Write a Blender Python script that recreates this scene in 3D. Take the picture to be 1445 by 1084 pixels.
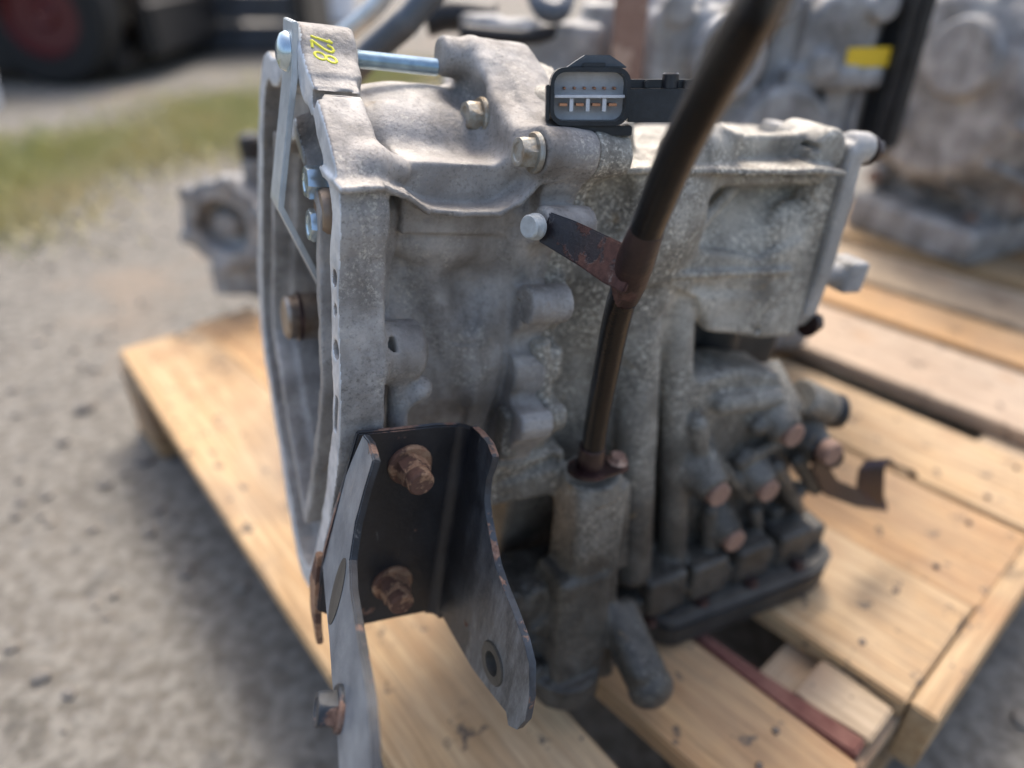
import bpy, bmesh, math, random
import numpy as np
from mathutils import Vector, Matrix
from mathutils.bvhtree import BVHTree
random.seed(7); np.random.seed(7)
for o in list(bpy.data.objects): bpy.data.objects.remove(o)
scene = bpy.context.scene
C = scene.collection
rad = math.radians

# ------------------------------------------------------------------ camera, sky, sun
CAM_H = 0.54                      # camera height above the pallet deck (z = 0)
PITCH = rad(32)
FPX, CX, CY = 1020.0, 722.5, 542.0
cam_d = bpy.data.cameras.new('camera'); cam = bpy.data.objects.new('camera', cam_d); C.objects.link(cam)
cam.location = (0, 0, CAM_H); cam.rotation_euler = (math.pi/2-PITCH, 0, 0)
cam_d.sensor_width = 36; cam_d.lens = 36*FPX/1445
cam_d.clip_start = 0.02; cam_d.clip_end = 400
cam_d.dof.use_dof = True; cam_d.dof.focus_distance = 0.38; cam_d.dof.aperture_fstop = cam_d.lens/10
scene.camera = cam

SUN_EL, SUN_AZ = rad(55), rad(5)        # azimuth measured from +Y towards +X: the sun stands behind on the right
world = bpy.data.worlds.new('World'); scene.world = world; world.use_nodes = True
nt = world.node_tree; sky = nt.nodes.new('ShaderNodeTexSky'); sky.sky_type = 'NISHITA'; sky.sun_disc = False
sky.sun_elevation = SUN_EL; sky.sun_rotation = SUN_AZ; sky.air_density = 1.0; sky.dust_density = 5.0; sky.ozone_density = 0.3
bgn = nt.nodes['Background']; bgn.inputs[1].default_value = 0.15
nt.links.new(sky.outputs[0], bgn.inputs[0])
sl = bpy.data.lights.new('sun', 'SUN'); sl.energy = 1.0; sl.angle = rad(14); sl.color = (1, .95, .87)
sun = bpy.data.objects.new('sun', sl); C.objects.link(sun)
sdir = Vector((math.sin(SUN_AZ)*math.cos(SUN_EL), math.cos(SUN_AZ)*math.cos(SUN_EL), math.sin(SUN_EL)))
sun.rotation_euler = sdir.to_track_quat('Z', 'Y').to_euler(); sun.location = sdir*5
scene.view_settings.view_transform = 'Standard'; scene.view_settings.look = 'None'
scene.view_settings.exposure = 1.02; scene.view_settings.gamma = 1
scene.render.resolution_x, scene.render.resolution_y = 1024, 768

# ------------------------------------------------------------------ frames
fwd = np.array([0, math.cos(PITCH), -math.sin(PITCH)]); upv = np.array([0, math.sin(PITCH), math.cos(PITCH)]); rgt = np.array([1., 0, 0])
EYE = np.array([0, 0, CAM_H])
def ray(x, y): return rgt*(x-CX)/FPX-upv*(y-CY)/FPX+fwd
AZ, TL = rad(64), rad(9)
A = np.array([math.sin(AZ)*math.cos(TL), math.cos(AZ)*math.cos(TL), -math.sin(TL)])   # gearbox axis, away from the bell mouth
B = np.array([math.cos(AZ), -math.sin(AZ), 0])                                        # the side that faces us
Wv = np.cross(A, B); Wv = Wv if Wv[2] > 0 else -Wv
Nn = ray(478, 440)*0.37
N0 = EYE+Nn
def LV(x, y, v):
    r = ray(x, y); q = r*((Nn@B+v/1000)/(r@B))-Nn
    return (q@A*1000, v, q@Wv*1000)
def LU(x, y, u):
    r = ray(x, y); q = r*((Nn@A+u/1000)/(r@A))-Nn
    return (u, q@B*1000, q@Wv*1000)
def loc2w(p): p = np.asarray(p, float); return N0+(p[..., 0:1]*A+p[..., 1:2]*B+p[..., 2:3]*Wv)/1000
def L2W(p): return Vector(loc2w(np.array([p]))[0])
def onz(x, y, z):
    r = ray(x, y); return Vector(EYE+r*((z-CAM_H)/r[2]))
def atd(x, y, d): return Vector(EYE+ray(x, y)*d)
MA, MB_, MW = Vector(A), Vector(B), Vector(Wv)

# ------------------------------------------------------------------ signed-distance modelling (castings)
class SDF:
    def __init__(s, lo, hi, vox):
        s.lo = np.array(lo, float); s.vox = vox
        s.n = [int((hi[i]-lo[i])/vox)+2 for i in range(3)]
        s.ax = [(lo[i]+vox*np.arange(s.n[i])).astype(np.float32) for i in range(3)]
        s.f = np.full(s.n, 60, np.float32)
    def reg(s, lo, hi, m):
        sl = []
        for i in range(3):
            a = max(0, int((lo[i]-m-s.lo[i])/s.vox)); b = min(s.n[i], int((hi[i]+m-s.lo[i])/s.vox)+2)
            sl.append(slice(a, max(a, b)))
        g = np.ix_(*[s.ax[i][sl[i]] for i in range(3)])
        return tuple(sl), g
    def add(s, prim, k=4.):
        fn, lo, hi = prim; sl, g = s.reg(lo, hi, k+5)
        c = s.f[sl]
        if c.size == 0: return
        d = fn(*g); h = np.maximum(k-np.abs(c-d), 0)/k
        s.f[sl] = np.minimum(c, d)-h*h*k*.25
    def cut(s, prim, k=1.5):
        fn, lo, hi = prim; sl, g = s.reg(lo, hi, k+3)
        c = s.f[sl]
        if c.size == 0: return
        d = -fn(*g); h = np.maximum(k-np.abs(c-d), 0)/k
        s.f[sl] = np.maximum(c, d)+h*h*k*.25
    def wobble(s, amp, sc):
        X, Y, Z = np.ix_(*s.ax)
        s.f += (amp*np.sin(X/sc+1.3*np.sin(Y/sc*.7))*np.sin(Y/sc*1.1+np.sin(Z/sc*.8))*np.sin(Z/sc*.9+2+np.sin(X/sc*.6))).astype(np.float32)
    def mesh(s):
        f = s.f; sg = f < 0
        f[0], f[-1] = 5, 5; f[:, 0], f[:, -1] = 5, 5; f[:, :, 0], f[:, :, -1] = 5, 5
        sg = f < 0
        cnt = np.zeros(np.array(sg.shape)-1, np.int8)
        for dx in (0, 1):
            for dy in (0, 1):
                for dz in (0, 1):
                    cnt += sg[dx:sg.shape[0]-1+dx, dy:sg.shape[1]-1+dy, dz:sg.shape[2]-1+dz]
        act = (cnt > 0) & (cnt < 8)
        idx = np.argwhere(act); I, J, K = idx.T
        vid = np.full(act.shape, -1, np.int32); vid[act] = np.arange(len(idx))
        pos = np.zeros((len(idx), 3), np.float32); num = np.zeros(len(idx), np.float32)
        cs = [(0,0,0),(1,0,0),(0,1,0),(1,1,0),(0,0,1),(1,0,1),(0,1,1),(1,1,1)]
        for a in range(8):
            for ax in range(3):
                if cs[a][ax]: continue
                b = list(cs[a]); b[ax] = 1
                f0 = f[I+cs[a][0], J+cs[a][1], K+cs[a][2]]; f1 = f[I+b[0], J+b[1], K+b[2]]
                m = (f0 < 0) != (f1 < 0); t = np.where(m, f0/np.where(m, f0-f1, 1), 0)
                for q in range(3): pos[:, q] += np.where(m, cs[a][q]+(t if q == ax else 0), 0)
                num += m
        pos /= num[:, None]
        V = s.lo+(idx+pos)*s.vox
        quads = []
        for ax in range(3):
            o1, o2 = [(1, 2), (2, 0), (0, 1)][ax]
            e = np.zeros(3, int); e[ax] = 1
            s0 = sg[tuple(slice(0, sg.shape[q]-e[q]) for q in range(3))]; s1 = sg[tuple(slice(e[q], sg.shape[q]) for q in range(3))]
            ed = np.argwhere(s0 != s1); ok = (ed[:, o1] > 0) & (ed[:, o2] > 0); ed = ed[ok]
            flip = s0[ed[:, 0], ed[:, 1], ed[:, 2]]
            def at(d1, d2):
                c = ed.copy(); c[:, o1] -= d1; c[:, o2] -= d2
                return vid[c[:, 0], c[:, 1], c[:, 2]]
            q = np.stack([at(1, 1), at(0, 1), at(0, 0), at(1, 0)], 1)
            q[~flip] = q[~flip][:, ::-1]
            quads.append(q)
        return V, np.concatenate(quads)
def bb(*pts, r=0):
    p = np.array(pts, float); return p.min(0)-r, p.max(0)+r
def cap(p, q, r1, r2=None):
    r2 = r1 if r2 is None else r2; p = np.array(p, float); q = np.array(q, float); d = q-p; L = float(d@d)+1e-9
    def fn(X, Y, Z):
        t = np.clip(((X-p[0])*d[0]+(Y-p[1])*d[1]+(Z-p[2])*d[2])/L, 0, 1)
        return np.sqrt((X-p[0]-t*d[0])**2+(Y-p[1]-t*d[1])**2+(Z-p[2]-t*d[2])**2)-(r1+t*(r2-r1))
    lo, hi = bb(p, q, r=max(r1, r2)); return fn, lo, hi
def cyl(p, q, r, rd=1.5, r2=None):
    p = np.array(p, float); q = np.array(q, float); d = q-p; L = np.linalg.norm(d); d = d/L; r2 = r if r2 is None else r2
    def fn(X, Y, Z):
        t = (X-p[0])*d[0]+(Y-p[1])*d[1]+(Z-p[2])*d[2]
        rr = np.sqrt(np.maximum((X-p[0])**2+(Y-p[1])**2+(Z-p[2])**2-t*t, 0))
        a = rr-(r+(r2-r)*np.clip(t/L, 0, 1))+rd; b = np.abs(t-L/2)-L/2+rd
        return np.minimum(np.maximum(a, b), 0)+np.sqrt(np.maximum(a, 0)**2+np.maximum(b, 0)**2)-rd
    lo, hi = bb(p, q, r=max(r, r2)); return fn, lo, hi
def ell(c, R):
    c = np.array(c, float); R = np.array(R, float)
    def fn(X, Y, Z):
        k = np.sqrt(((X-c[0])/R[0])**2+((Y-c[1])/R[1])**2+((Z-c[2])/R[2])**2)
        return (k-1)*R.min()
    return fn, c-R, c+R
def box(c, hx, rot=None, rd=2):
    c = np.array(c, float); hx = np.array(hx, float); M = np.eye(3) if rot is None else np.array(rot, float)
    def fn(X, Y, Z):
        x, y, z = X-c[0], Y-c[1], Z-c[2]
        q = [np.abs(x*M[i][0]+y*M[i][1]+z*M[i][2])-hx[i]+rd for i in range(3)]
        return np.minimum(np.maximum(np.maximum(q[0], q[1]), q[2]), 0)+np.sqrt(sum(np.maximum(i, 0)**2 for i in q))-rd
    e = np.abs(M.T)@hx; return fn, c-e, c+e
def poly2(P, x, y):
    P = np.array(P, float); x, y = np.broadcast_arrays(x, y); d = np.full(x.shape, 1e9); ins = np.zeros(x.shape, bool)
    for i in range(len(P)):
        a, b = P[i], P[(i+1) % len(P)]; e = b-a
        t = np.clip(((x-a[0])*e[0]+(y-a[1])*e[1])/(e@e+1e-9), 0, 1)
        d = np.minimum(d, (x-a[0]-t*e[0])**2+(y-a[1]-t*e[1])**2)
        if a[1] != b[1]: ins ^= ((a[1] > y) != (b[1] > y)) & (x < (b[0]-a[0])*(y-a[1])/(b[1]-a[1])+a[0])
    d = np.sqrt(d); return np.where(ins, -d, d).astype(np.float32)
def prism(ax, P, z0, z1, rd=2, grow=0, taper=0):
    """ax: extrusion axis; P: polygon in the two other axes (in u,v,w order)"""
    o = [i for i in range(3) if i != ax]; P = np.array(P, float)
    def fn(X, Y, Z):
        G = (X, Y, Z); d2 = poly2(P, G[o[0]], G[o[1]])-grow
        t = (G[ax]-z0)/(z1-z0)
        a = d2+rd+taper*np.clip(t, 0, 1); b = np.abs(G[ax]-(z0+z1)/2)-abs(z1-z0)/2+rd
        return np.minimum(np.maximum(a, b), 0)+np.sqrt(np.maximum(a, 0)**2+np.maximum(b, 0)**2)-rd
    lo = np.zeros(3); hi = np.zeros(3); lo[o], hi[o] = P.min(0)-grow, P.max(0)+grow; lo[ax], hi[ax] = min(z0, z1), max(z0, z1)
    return fn, lo, hi
def smooth_poly(P, n=2):
    P = [tuple(p) for p in P]
    for _ in range(n):
        Q = []
        for i in range(len(P)):
            a, b = P[i], P[(i+1) % len(P)]
            Q += [(a[0]*.75+b[0]*.25, a[1]*.75+b[1]*.25), (a[0]*.25+b[0]*.75, a[1]*.25+b[1]*.75)]
        P = Q
    return P

# ------------------------------------------------------------------ object helpers
def tag(o, label, cat=None, group=None, kind=None):
    o['label'] = label
    if cat: o['category'] = cat
    if group: o['group'] = group
    if kind: o['kind'] = kind
    return o
def root(name, loc, label, cat, group=None):
    o = bpy.data.objects.new(name, None); C.objects.link(o); o.location = loc; o.empty_display_size = .05
    return tag(o, label, cat, group)
def base_of(par):
    while par is not None and par.parent is not None: par = par.parent
    return Vector((0, 0, 0)) if par is None or par.type == 'MESH' else par.location.copy()
def obj(name, me, mat, par=None, M=None):
    o = bpy.data.objects.new(name, me); C.objects.link(o); o.parent = par
    if mat is not None and len(me.materials) == 0: me.materials.append(mat)
    if M is not None: o.matrix_basis = chain(par).inverted()@M
    return o
def chain(p):
    m = Matrix()
    while p is not None: m = (p.matrix_basis if p.type == 'MESH' else Matrix.Translation(p.location))@m; p = p.parent
    return m
def me_from(name, V, F, par=None, smooth=True, autos=None):
    """V in world metres, stored relative to the thing's root"""
    me = bpy.data.meshes.new(name); V = np.asarray(V, float)-np.array(base_of(par))
    me.from_pydata(V.tolist(), [], [list(map(int, f)) for f in F]); me.update()
    if smooth: me.polygons.foreach_set('use_smooth', [True]*len(me.polygons))
    return me
def me_quads(name, V, Q, par=None):
    me = bpy.data.meshes.new(name); V = (np.asarray(V, float)-np.array(base_of(par))).astype(np.float32)
    me.vertices.add(len(V)); me.vertices.foreach_set('co', V.ravel())
    me.loops.add(Q.size); me.loops.foreach_set('vertex_index', Q.ravel().astype(np.int32))
    me.polygons.add(len(Q)); me.polygons.foreach_set('loop_start', np.arange(0, Q.size, 4, dtype=np.int32))
    try: me.polygons.foreach_set('loop_total', np.full(len(Q), 4, dtype=np.int32))
    except Exception: pass
    me.polygons.foreach_set('use_smooth', np.ones(len(Q), bool))
    me.update(calc_edges=True); me.validate(); return me
BVH = {}
def cast(name, S, mat, par, key=None, frame=loc2w):
    V, Q = S.mesh(); Vw = frame(V)
    vol = np.einsum('ij,ij->i', Vw[Q[:, 0]]-Vw.mean(0), np.cross(Vw[Q[:, 1]]-Vw[Q[:, 0]], Vw[Q[:, 2]]-Vw[Q[:, 0]])).sum()
    if vol < 0: Q = np.ascontiguousarray(Q[:, ::-1]); me = me_quads(name, Vw, Q, par); o = obj(name, me, mat, par)
    if key: BVH[key] = BVHTree.FromPolygons([tuple(v) for v in Vw], Q.tolist())
    print('cast', name, len(Q)); return o
def hit(x, y, keys):
    best = None
    for k in keys:
        r = BVH[k].ray_cast(Vector(EYE), Vector(ray(x, y)).normalized())
        if r[0] is not None and (best is None or r[3] < best[3]): best = r
    return (best[0], best[1]) if best else (None, None)
def bm_mesh(name, bm, smooth=True, ang=35):
    me = bpy.data.meshes.new(name); bm.normal_update()
    if smooth:
        for f in bm.faces: f.smooth = True
        for e in bm.edges:
            if len(e.link_faces) == 2 and e.calc_face_angle(0) > rad(ang): e.smooth = False
    bm.to_mesh(me); bm.free(); return me
def frame_M(p, z, x=None):
    z = Vector(z).normalized(); x = Vector(x) if x is not None else (Vector((0, 0, 1)) if abs(z.z) < .9 else Vector((1, 0, 0)))
    x = (x-z*x.dot(z)).normalized(); y = z.cross(x)
    M = Matrix((x, y, z)).transposed().to_4x4(); M.translation = Vector(p); return M
def lathe(prof, n=32, jit=0, sides=None):
    """profile [(r,z)] about z, metres"""
    bm = bmesh.new(); rings = []
    for r, z in prof:
        if r < 1e-6: rings.append([bm.verts.new((0, 0, z))])
        else: rings.append([bm.verts.new((r*math.cos(2*math.pi*i/n), r*math.sin(2*math.pi*i/n), z)) for i in range(n)])
    for a, b in zip(rings, rings[1:]):
        for i in range(n):
            j = (i+1) % n
            if len(a) == 1 and len(b) == 1: continue
            if len(a) == 1: bm.faces.new((a[0], b[i], b[j]))
            elif len(b) == 1: bm.faces.new((a[i], a[j], b[0]))
            else: bm.faces.new((a[i], a[j], b[j], b[i]))
    bmesh.ops.recalc_face_normals(bm, faces=bm.faces); return bm
def hex_head(af, hh, fr=0, fh=0, dish=.0006):
    """hexagon head (across flats af) with optional washer flange; sits on z=0 and points to +z"""
    bm = bmesh.new(); R = af/math.sqrt(3); n = 24
    def ring(fn, z): return [bm.verts.new((fn(i)*math.cos(2*math.pi*i/n), fn(i)*math.sin(2*math.pi*i/n), z)) for i in range(n)]
    hexr = lambda i: (af/2)/math.cos(((2*math.pi*i/n+math.pi/6) % (math.pi/3))-math.pi/6)
    rs = []
    if fr: rs += [ring(lambda i: fr, 0), ring(lambda i: fr, fh*.6), ring(lambda i: fr*.93, fh)]
    rs += [ring(hexr, fh if fr else 0), ring(hexr, fh+hh*.86), ring(lambda i: min(hexr(i), af/2*1.03)*.97, fh+hh), ring(lambda i: af/2*.72, fh+hh), ring(lambda i: af/2*.62, fh+hh-dish)]
    for a, b in zip(rs, rs[1:]):
        for i in range(n): bm.faces.new((a[i], a[(i+1) % n], b[(i+1) % n], b[i]))
    bm.faces.new(rs[-1]); bm.faces.new(rs[0][::-1])
    bmesh.ops.recalc_face_normals(bm, faces=bm.faces); return bm
def tube_mesh(pts, rads, n=20, closed_ends=True, sub=6):
    """smooth tube through world points"""
    P = [Vector(p) for p in pts]; out = []; rr = []
    for i in range(len(P)-1):
        p0, p1, p2, p3 = P[max(i-1, 0)], P[i], P[i+1], P[min(i+2, len(P)-1)]
        for k in range(sub):
            t = k/sub
            out.append(.5*((2*p1)+(p2-p0)*t+(2*p0-5*p1+4*p2-p3)*t*t+(3*p1-p0-3*p2+p3)*t**3)); rr.append(rads[i]*(1-t)+rads[i+1]*t)
    out.append(P[-1]); rr.append(rads[-1])
    V = []; F = []; nrm = None
    for i, p in enumerate(out):
        t = (out[min(i+1, len(out)-1)]-out[max(i-1, 0)]).normalized()
        if nrm is None: nrm = t.orthogonal().normalized()
        nrm = (nrm-t*nrm.dot(t)).normalized(); bi = t.cross(nrm)
        for k in range(n):
            a = 2*math.pi*k/n; V.append(p+(nrm*math.cos(a)+bi*math.sin(a))*rr[i])
    for i in range(len(out)-1):
        for k in range(n): F.append((i*n+k, i*n+(k+1) % n, (i+1)*n+(k+1) % n, (i+1)*n+k))
    if closed_ends: F.append(tuple(range(n))[::-1]); F.append(tuple((len(out)-1)*n+k for k in range(n)))
    return [tuple(v) for v in V], F
def plate(outer, holes, th, X, Y, Z, org, name, par, mat, bev=.0007, edge=None):
    """flat plate: outline (and hole outlines) in metres in the X,Y plane at org, thickness th along Z"""
    from mathutils.geometry import tessellate_polygon
    loops = [outer]+holes; pts = [p for l in loops for p in l]
    tris = tessellate_polygon([[Vector((p[0], p[1], 0)) for p in l] for l in loops])
    bm = bmesh.new(); n = len(pts); b0 = base_of(par)
    mk = lambda p, z: bm.verts.new(Vector(org)+X*p[0]+Y*p[1]+Z*z-b0)
    lo = [mk(p, 0) for p in pts]; hi = [mk(p, th) for p in pts]
    for t in tris:
        try: bm.faces.new([lo[i] for i in t]); bm.faces.new([hi[i] for i in t][::-1])
        except ValueError: pass
    k = 0
    for l in loops:
        m = len(l)
        for i in range(m): bm.faces.new((lo[k+i], lo[k+(i+1) % m], hi[k+(i+1) % m], hi[k+i]))
        k += m
    bmesh.ops.recalc_face_normals(bm, faces=bm.faces)
    if bev:
        es = [e for e in bm.edges if len(e.link_faces) == 2 and e.calc_face_angle(0) > rad(50)]
        bmesh.ops.bevel(bm, geom=es, offset=bev, segments=2, affect='EDGES', clamp_overlap=True)
    zn = Vector(Z).normalized()
    for f in bm.faces: f.material_index = 1 if (edge is not None and abs(f.normal.dot(zn)) < .93) else 0
    me = bm_mesh(name, bm, True, 40); o = obj(name, me, mat, par)
    if edge is not None: me.materials.append(edge)
    return o
def circ(cx, cy, r, n=20, ry=None): return [(cx+r*math.cos(2*math.pi*i/n), cy+(ry or r)*math.sin(2*math.pi*i/n)) for i in range(n)]

# ------------------------------------------------------------------ materials
def mat(name): 
    m = bpy.data.materials.new(name); m.use_nodes = True; return m, m.node_tree, m.node_tree.nodes['Principled BSDF']
class G:
    """small node graph helper"""
    def __init__(s, nt): s.nt = nt; s.co = nt.nodes.new('ShaderNodeTexCoord').outputs['Object']
    def noise(s, sc, det=4, rough=.55, vec=None, dist=0):
        n = s.nt.nodes.new('ShaderNodeTexNoise'); n.inputs['Scale'].default_value = sc; n.inputs['Detail'].default_value = det; n.inputs['Roughness'].default_value = rough; n.inputs['Distortion'].default_value = dist
        s.nt.links.new(vec or s.co, n.inputs['Vector']); return n.outputs[0]
    def voro(s, sc, out=0):
        n = s.nt.nodes.new('ShaderNodeTexVoronoi'); n.inputs['Scale'].default_value = sc; s.nt.links.new(s.co, n.inputs['Vector']); return n.outputs[out]
    def ramp(s, x, stops):
        n = s.nt.nodes.new('ShaderNodeValToRGB'); e = n.color_ramp.elements
        while len(e) < len(stops): e.new(.5)
        for k, (p, c) in enumerate(stops):
            e[k].position = p; c = c if isinstance(c, tuple) else (c, c, c); e[k].color = c+(1,)
        s.nt.links.new(x, n.inputs[0]); return n.outputs[0]
    def mix(s, f, a, b, mode='MIX'):
        n = s.nt.nodes.new('ShaderNodeMix'); n.data_type = 'RGBA'; n.blend_type = mode
        for v, i in ((f, 0), (a, 6), (b, 7)):
            if isinstance(v, (int, float)): n.inputs[i].default_value = v if i == 0 else (v, v, v, 1)
            elif isinstance(v, tuple): n.inputs[i].default_value = v+(1,)
            else: s.nt.links.new(v, n.inputs[i])
        return n.outputs[2]
    def math(s, op, a, b=0., c=None):
        n = s.nt.nodes.new('ShaderNodeMath'); n.operation = op
        for i, v in enumerate((a, b, c)):
            if v is None: continue
            if isinstance(v, (int, float)): n.inputs[i].default_value = v
            else: s.nt.links.new(v, n.inputs[i])
        return n.outputs[0]
    def sep(s, k):
        n = s.nt.nodes.new('ShaderNodeSeparateXYZ'); s.nt.links.new(s.co, n.inputs[0]); return n.outputs[k]
    def mapv(s, sc, rot=(0, 0, 0), vec=None):
        n = s.nt.nodes.new('ShaderNodeMapping'); n.inputs['Scale'].default_value = sc; n.inputs['Rotation'].default_value = rot; s.nt.links.new(vec or s.co, n.inputs[0]); return n.outputs[0]
    def point(s):
        g = s.nt.nodes.new('ShaderNodeNewGeometry'); return g
    def bump(s, h, strength, dist, prev=None):
        n = s.nt.nodes.new('ShaderNodeBump'); n.inputs['Strength'].default_value = strength; n.inputs['Distance'].default_value = dist
        s.nt.links.new(h, n.inputs['Height'])
        if prev is not None: s.nt.links.new(prev, n.inputs['Normal'])
        return n.outputs[0]
    def set(s, p, name, v):
        if isinstance(v, (int, float)): p.inputs[name].default_value = v
        elif isinstance(v, tuple): p.inputs[name].default_value = v+(1,)
        else: s.nt.links.new(v, p.inputs[name])
def cast_mat(name, c0, c1, dirt, dirt_amt=.5, pale=(.52, .50, .43), pale_lo=.60, grime_shade=None, metal=.15, rough=(.5, .75), wear=1.0):
    m, nt, p = mat(name); g = G(nt)
    base = g.mix(g.ramp(g.noise(28, 5), [(.35, 0.), (.65, 1.)]), c0, c1)
    dn = g.ramp(g.noise(14, 6, .65, dist=.4), [(.42, 0.), (.7, 1.)])
    base = g.mix(g.math('MULTIPLY', dn, dirt_amt), base, dirt)
    gf = None
    if grime_shade:                                     # oily dirt plus painted-in shade, darker towards the bottom: (z where it starts, z where it is full, colour, amount)
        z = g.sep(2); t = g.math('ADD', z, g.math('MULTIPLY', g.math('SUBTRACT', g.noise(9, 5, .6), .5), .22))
        mr = nt.nodes.new('ShaderNodeMapRange'); mr.inputs[1].default_value = grime_shade[0]; mr.inputs[2].default_value = grime_shade[1]
        nt.links.new(t, mr.inputs[0]); gf = g.math('MULTIPLY', mr.outputs[0], grime_shade[3])
        gc = g.mix(g.ramp(g.noise(38, 6, .65, dist=.5), [(.40, 0.), (.68, 1.)]), tuple(i*.7 for i in grime_shade[2]), tuple(i*4.2 for i in grime_shade[2]))
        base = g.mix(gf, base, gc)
    mo = g.ramp(g.noise(105, 5, .7), [(.34, 1.), (.52, 0.)])
    base = g.mix(g.math('MULTIPLY', g.math('MULTIPLY', mo, g.ramp(g.noise(11, 4, .6), [(.42, .08), (.62, 1.)])), .5*wear), base, tuple(i*.5 for i in dirt))
    stv = g.ramp(g.noise(34, 5, .6, vec=g.mapv((1, 1, .14))), [(.50, 0.), (.72, 1.)])
    base = g.mix(g.math('MULTIPLY', stv, .6), base, dirt)
    sp = g.ramp(g.noise(360, 5, .8), [(.50, 0.), (.63, 1.)])              # pale oxide speckle
    patch = g.ramp(g.noise(24, 5, .6), [(pale_lo-.10, 0.), (pale_lo+.05, 1.)])
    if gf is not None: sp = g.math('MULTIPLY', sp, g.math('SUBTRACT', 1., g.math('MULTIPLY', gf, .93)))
    base = g.mix(g.math('MULTIPLY', g.math('MULTIPLY', sp, g.math('ADD', g.math('MULTIPLY', patch, .85), .08)), wear), base, pale)
    dk = g.ramp(g.noise(520, 2, .6), [(.32, 1.), (.46, 0.)])              # dark pits
    base = g.mix(g.math('MULTIPLY', g.math('MULTIPLY', dk, g.ramp(g.noise(17, 4, .6), [(.40, .15), (.62, 1.)])), .5*wear), base, (.05, .047, .042))
    oc = g.ramp(g.noise(55, 4, .6, dist=.6), [(.66, 0.), (.78, 1.)])      # ochre stains
    base = g.mix(g.math('MULTIPLY', oc, .4*wear), base, (.36, .25, .13))
    g.set(p, 'Base Color', base); g.set(p, 'Metallic', metal)
    rg = g.ramp(g.noise(60, 4), [(.3, rough[0]), (.7, rough[1])])
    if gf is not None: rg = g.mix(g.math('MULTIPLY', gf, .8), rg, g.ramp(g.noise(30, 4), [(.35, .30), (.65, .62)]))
    g.set(p, 'Roughness', rg)
    b = g.bump(g.noise(30, 6, .65), .45, .004); b = g.bump(g.noise(420, 4, .75), .42, .001, b); b = g.bump(sp, .25, .0005, b)
    g.set(p, 'Normal', b); return m
M = {}
M['bell'] = cast_mat('cast_aluminium_bell', (.52, .495, .465), (.335, .315, .295), (.12, .105, .088), .75, pale=(.68, .64, .55), pale_lo=.62, wear=.85)
M['case'] = cast_mat('cast_aluminium_case', (.58, .545, .47), (.36, .335, .285), (.085, .075, .06), .85, pale=(.80, .75, .63), pale_lo=.50, grime_shade=(.35, .12, (.020, .0185, .016), .96), metal=.1, rough=(.5, .8), wear=1.35)
M['far_cast'] = cast_mat('cast_aluminium_far', (.50, .50, .50), (.30, .30, .30), (.10, .09, .08), .85, pale_lo=.55, metal=.25)
M['cover'] = cast_mat('cast_cover', (.56, .545, .52), (.44, .43, .41), (.22, .20, .17), .35, pale=(.70, .66, .56), pale_lo=.62)
def simple(name, col, metal=0, rough=.5, nsc=None, namt=.3, col2=None, bump=0, bsc=200, coat=0):
    m, nt, p = mat(name); g = G(nt); c = col
    if nsc: c = g.mix(g.ramp(g.noise(nsc, 5, .6), [(.35, 0.), (.65, 1.)]), col, col2 or tuple(i*(1-namt) for i in col))
    g.set(p, 'Base Color', c); g.set(p, 'Metallic', metal); g.set(p, 'Roughness', rough); p.inputs['Coat Weight'].default_value = coat
    if bump: g.set(p, 'Normal', g.bump(g.noise(bsc, 4, .65), bump, .001))
    return m
def painted_rust(name, paint, paint2, rust_lo, rough=.4, spec=.5, fold_grey=None, edge=True, scratch=True, rust=((.23, .085, .04), (.38, .19, .10))):
    m, nt, p = mat(name); g = G(nt)
    c = g.mix(g.ramp(g.noise(40, 6, .65), [(.35, 0.), (.7, 1.)]), paint, paint2)
    if fold_grey:                                     # paint goes from black near the fold to grey further out
        vm = nt.nodes.new('ShaderNodeVectorMath'); vm.operation = 'DOT_PRODUCT'; nt.links.new(g.co, vm.inputs[0]); vm.inputs[1].default_value = fold_grey[0]
        mr = nt.nodes.new('ShaderNodeMapRange'); mr.inputs[1].default_value = fold_grey[1]; mr.inputs[2].default_value = fold_grey[2]
        nt.links.new(g.math('ADD', vm.outputs['Value'], g.math('MULTIPLY', g.math('SUBTRACT', g.noise(30, 6, .7), .5), .07)), mr.inputs[0])
        c = g.mix(mr.outputs[0], c, g.mix(g.ramp(g.noise(70, 6, .75, vec=g.mapv((1, 1, .25))), [(.38, 0.), (.66, 1.)]), (.05, .058, .068), (.23, .25, .27)))
    rustc = g.mix(g.ramp(g.noise(260, 4, .7), [(.35, 0.), (.65, 1.)]), *rust)
    f = g.ramp(g.noise(38, 6, .62), [(rust_lo, 0.), (rust_lo+.035, 1.)])
    c = g.mix(f, c, rustc)
    if scratch:
        sc = g.ramp(g.noise(60, 6, .8, vec=g.mapv((1, 1, .12), (0.4, 0.3, 0))), [(.62, 0.), (.66, 1.)])
        c = g.mix(g.math('MULTIPLY', sc, .35), c, (.33, .33, .31))
    g.set(p, 'Base Color', c); g.set(p, 'Roughness', g.mix(f, rough, .85)); g.set(p, 'Metallic', 0)
    b = g.bump(g.noise(60, 5), .2, .001); b = g.bump(g.math('ADD', g.math('MULTIPLY', f, .5), g.math('MULTIPLY', g.noise(400, 4, .7), .5)), .5, .0012, b)
    g.set(p, 'Normal', b); p.inputs['Specular IOR Level'].default_value = spec; return m
SC_ROOT = L2W((230, -60, 0)); SC_ROOT.z = 0.0; SC_V = lambda v: float((N0-np.array(SC_ROOT))@B)+v/1000
M['bracket'] = painted_rust('bracket_black_paint', (.008, .009, .012), (.020, .023, .029), .67, .38, .5, (tuple(B), SC_V(34), SC_V(100)), rust=((.10, .05, .035), (.24, .15, .11)))
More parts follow.
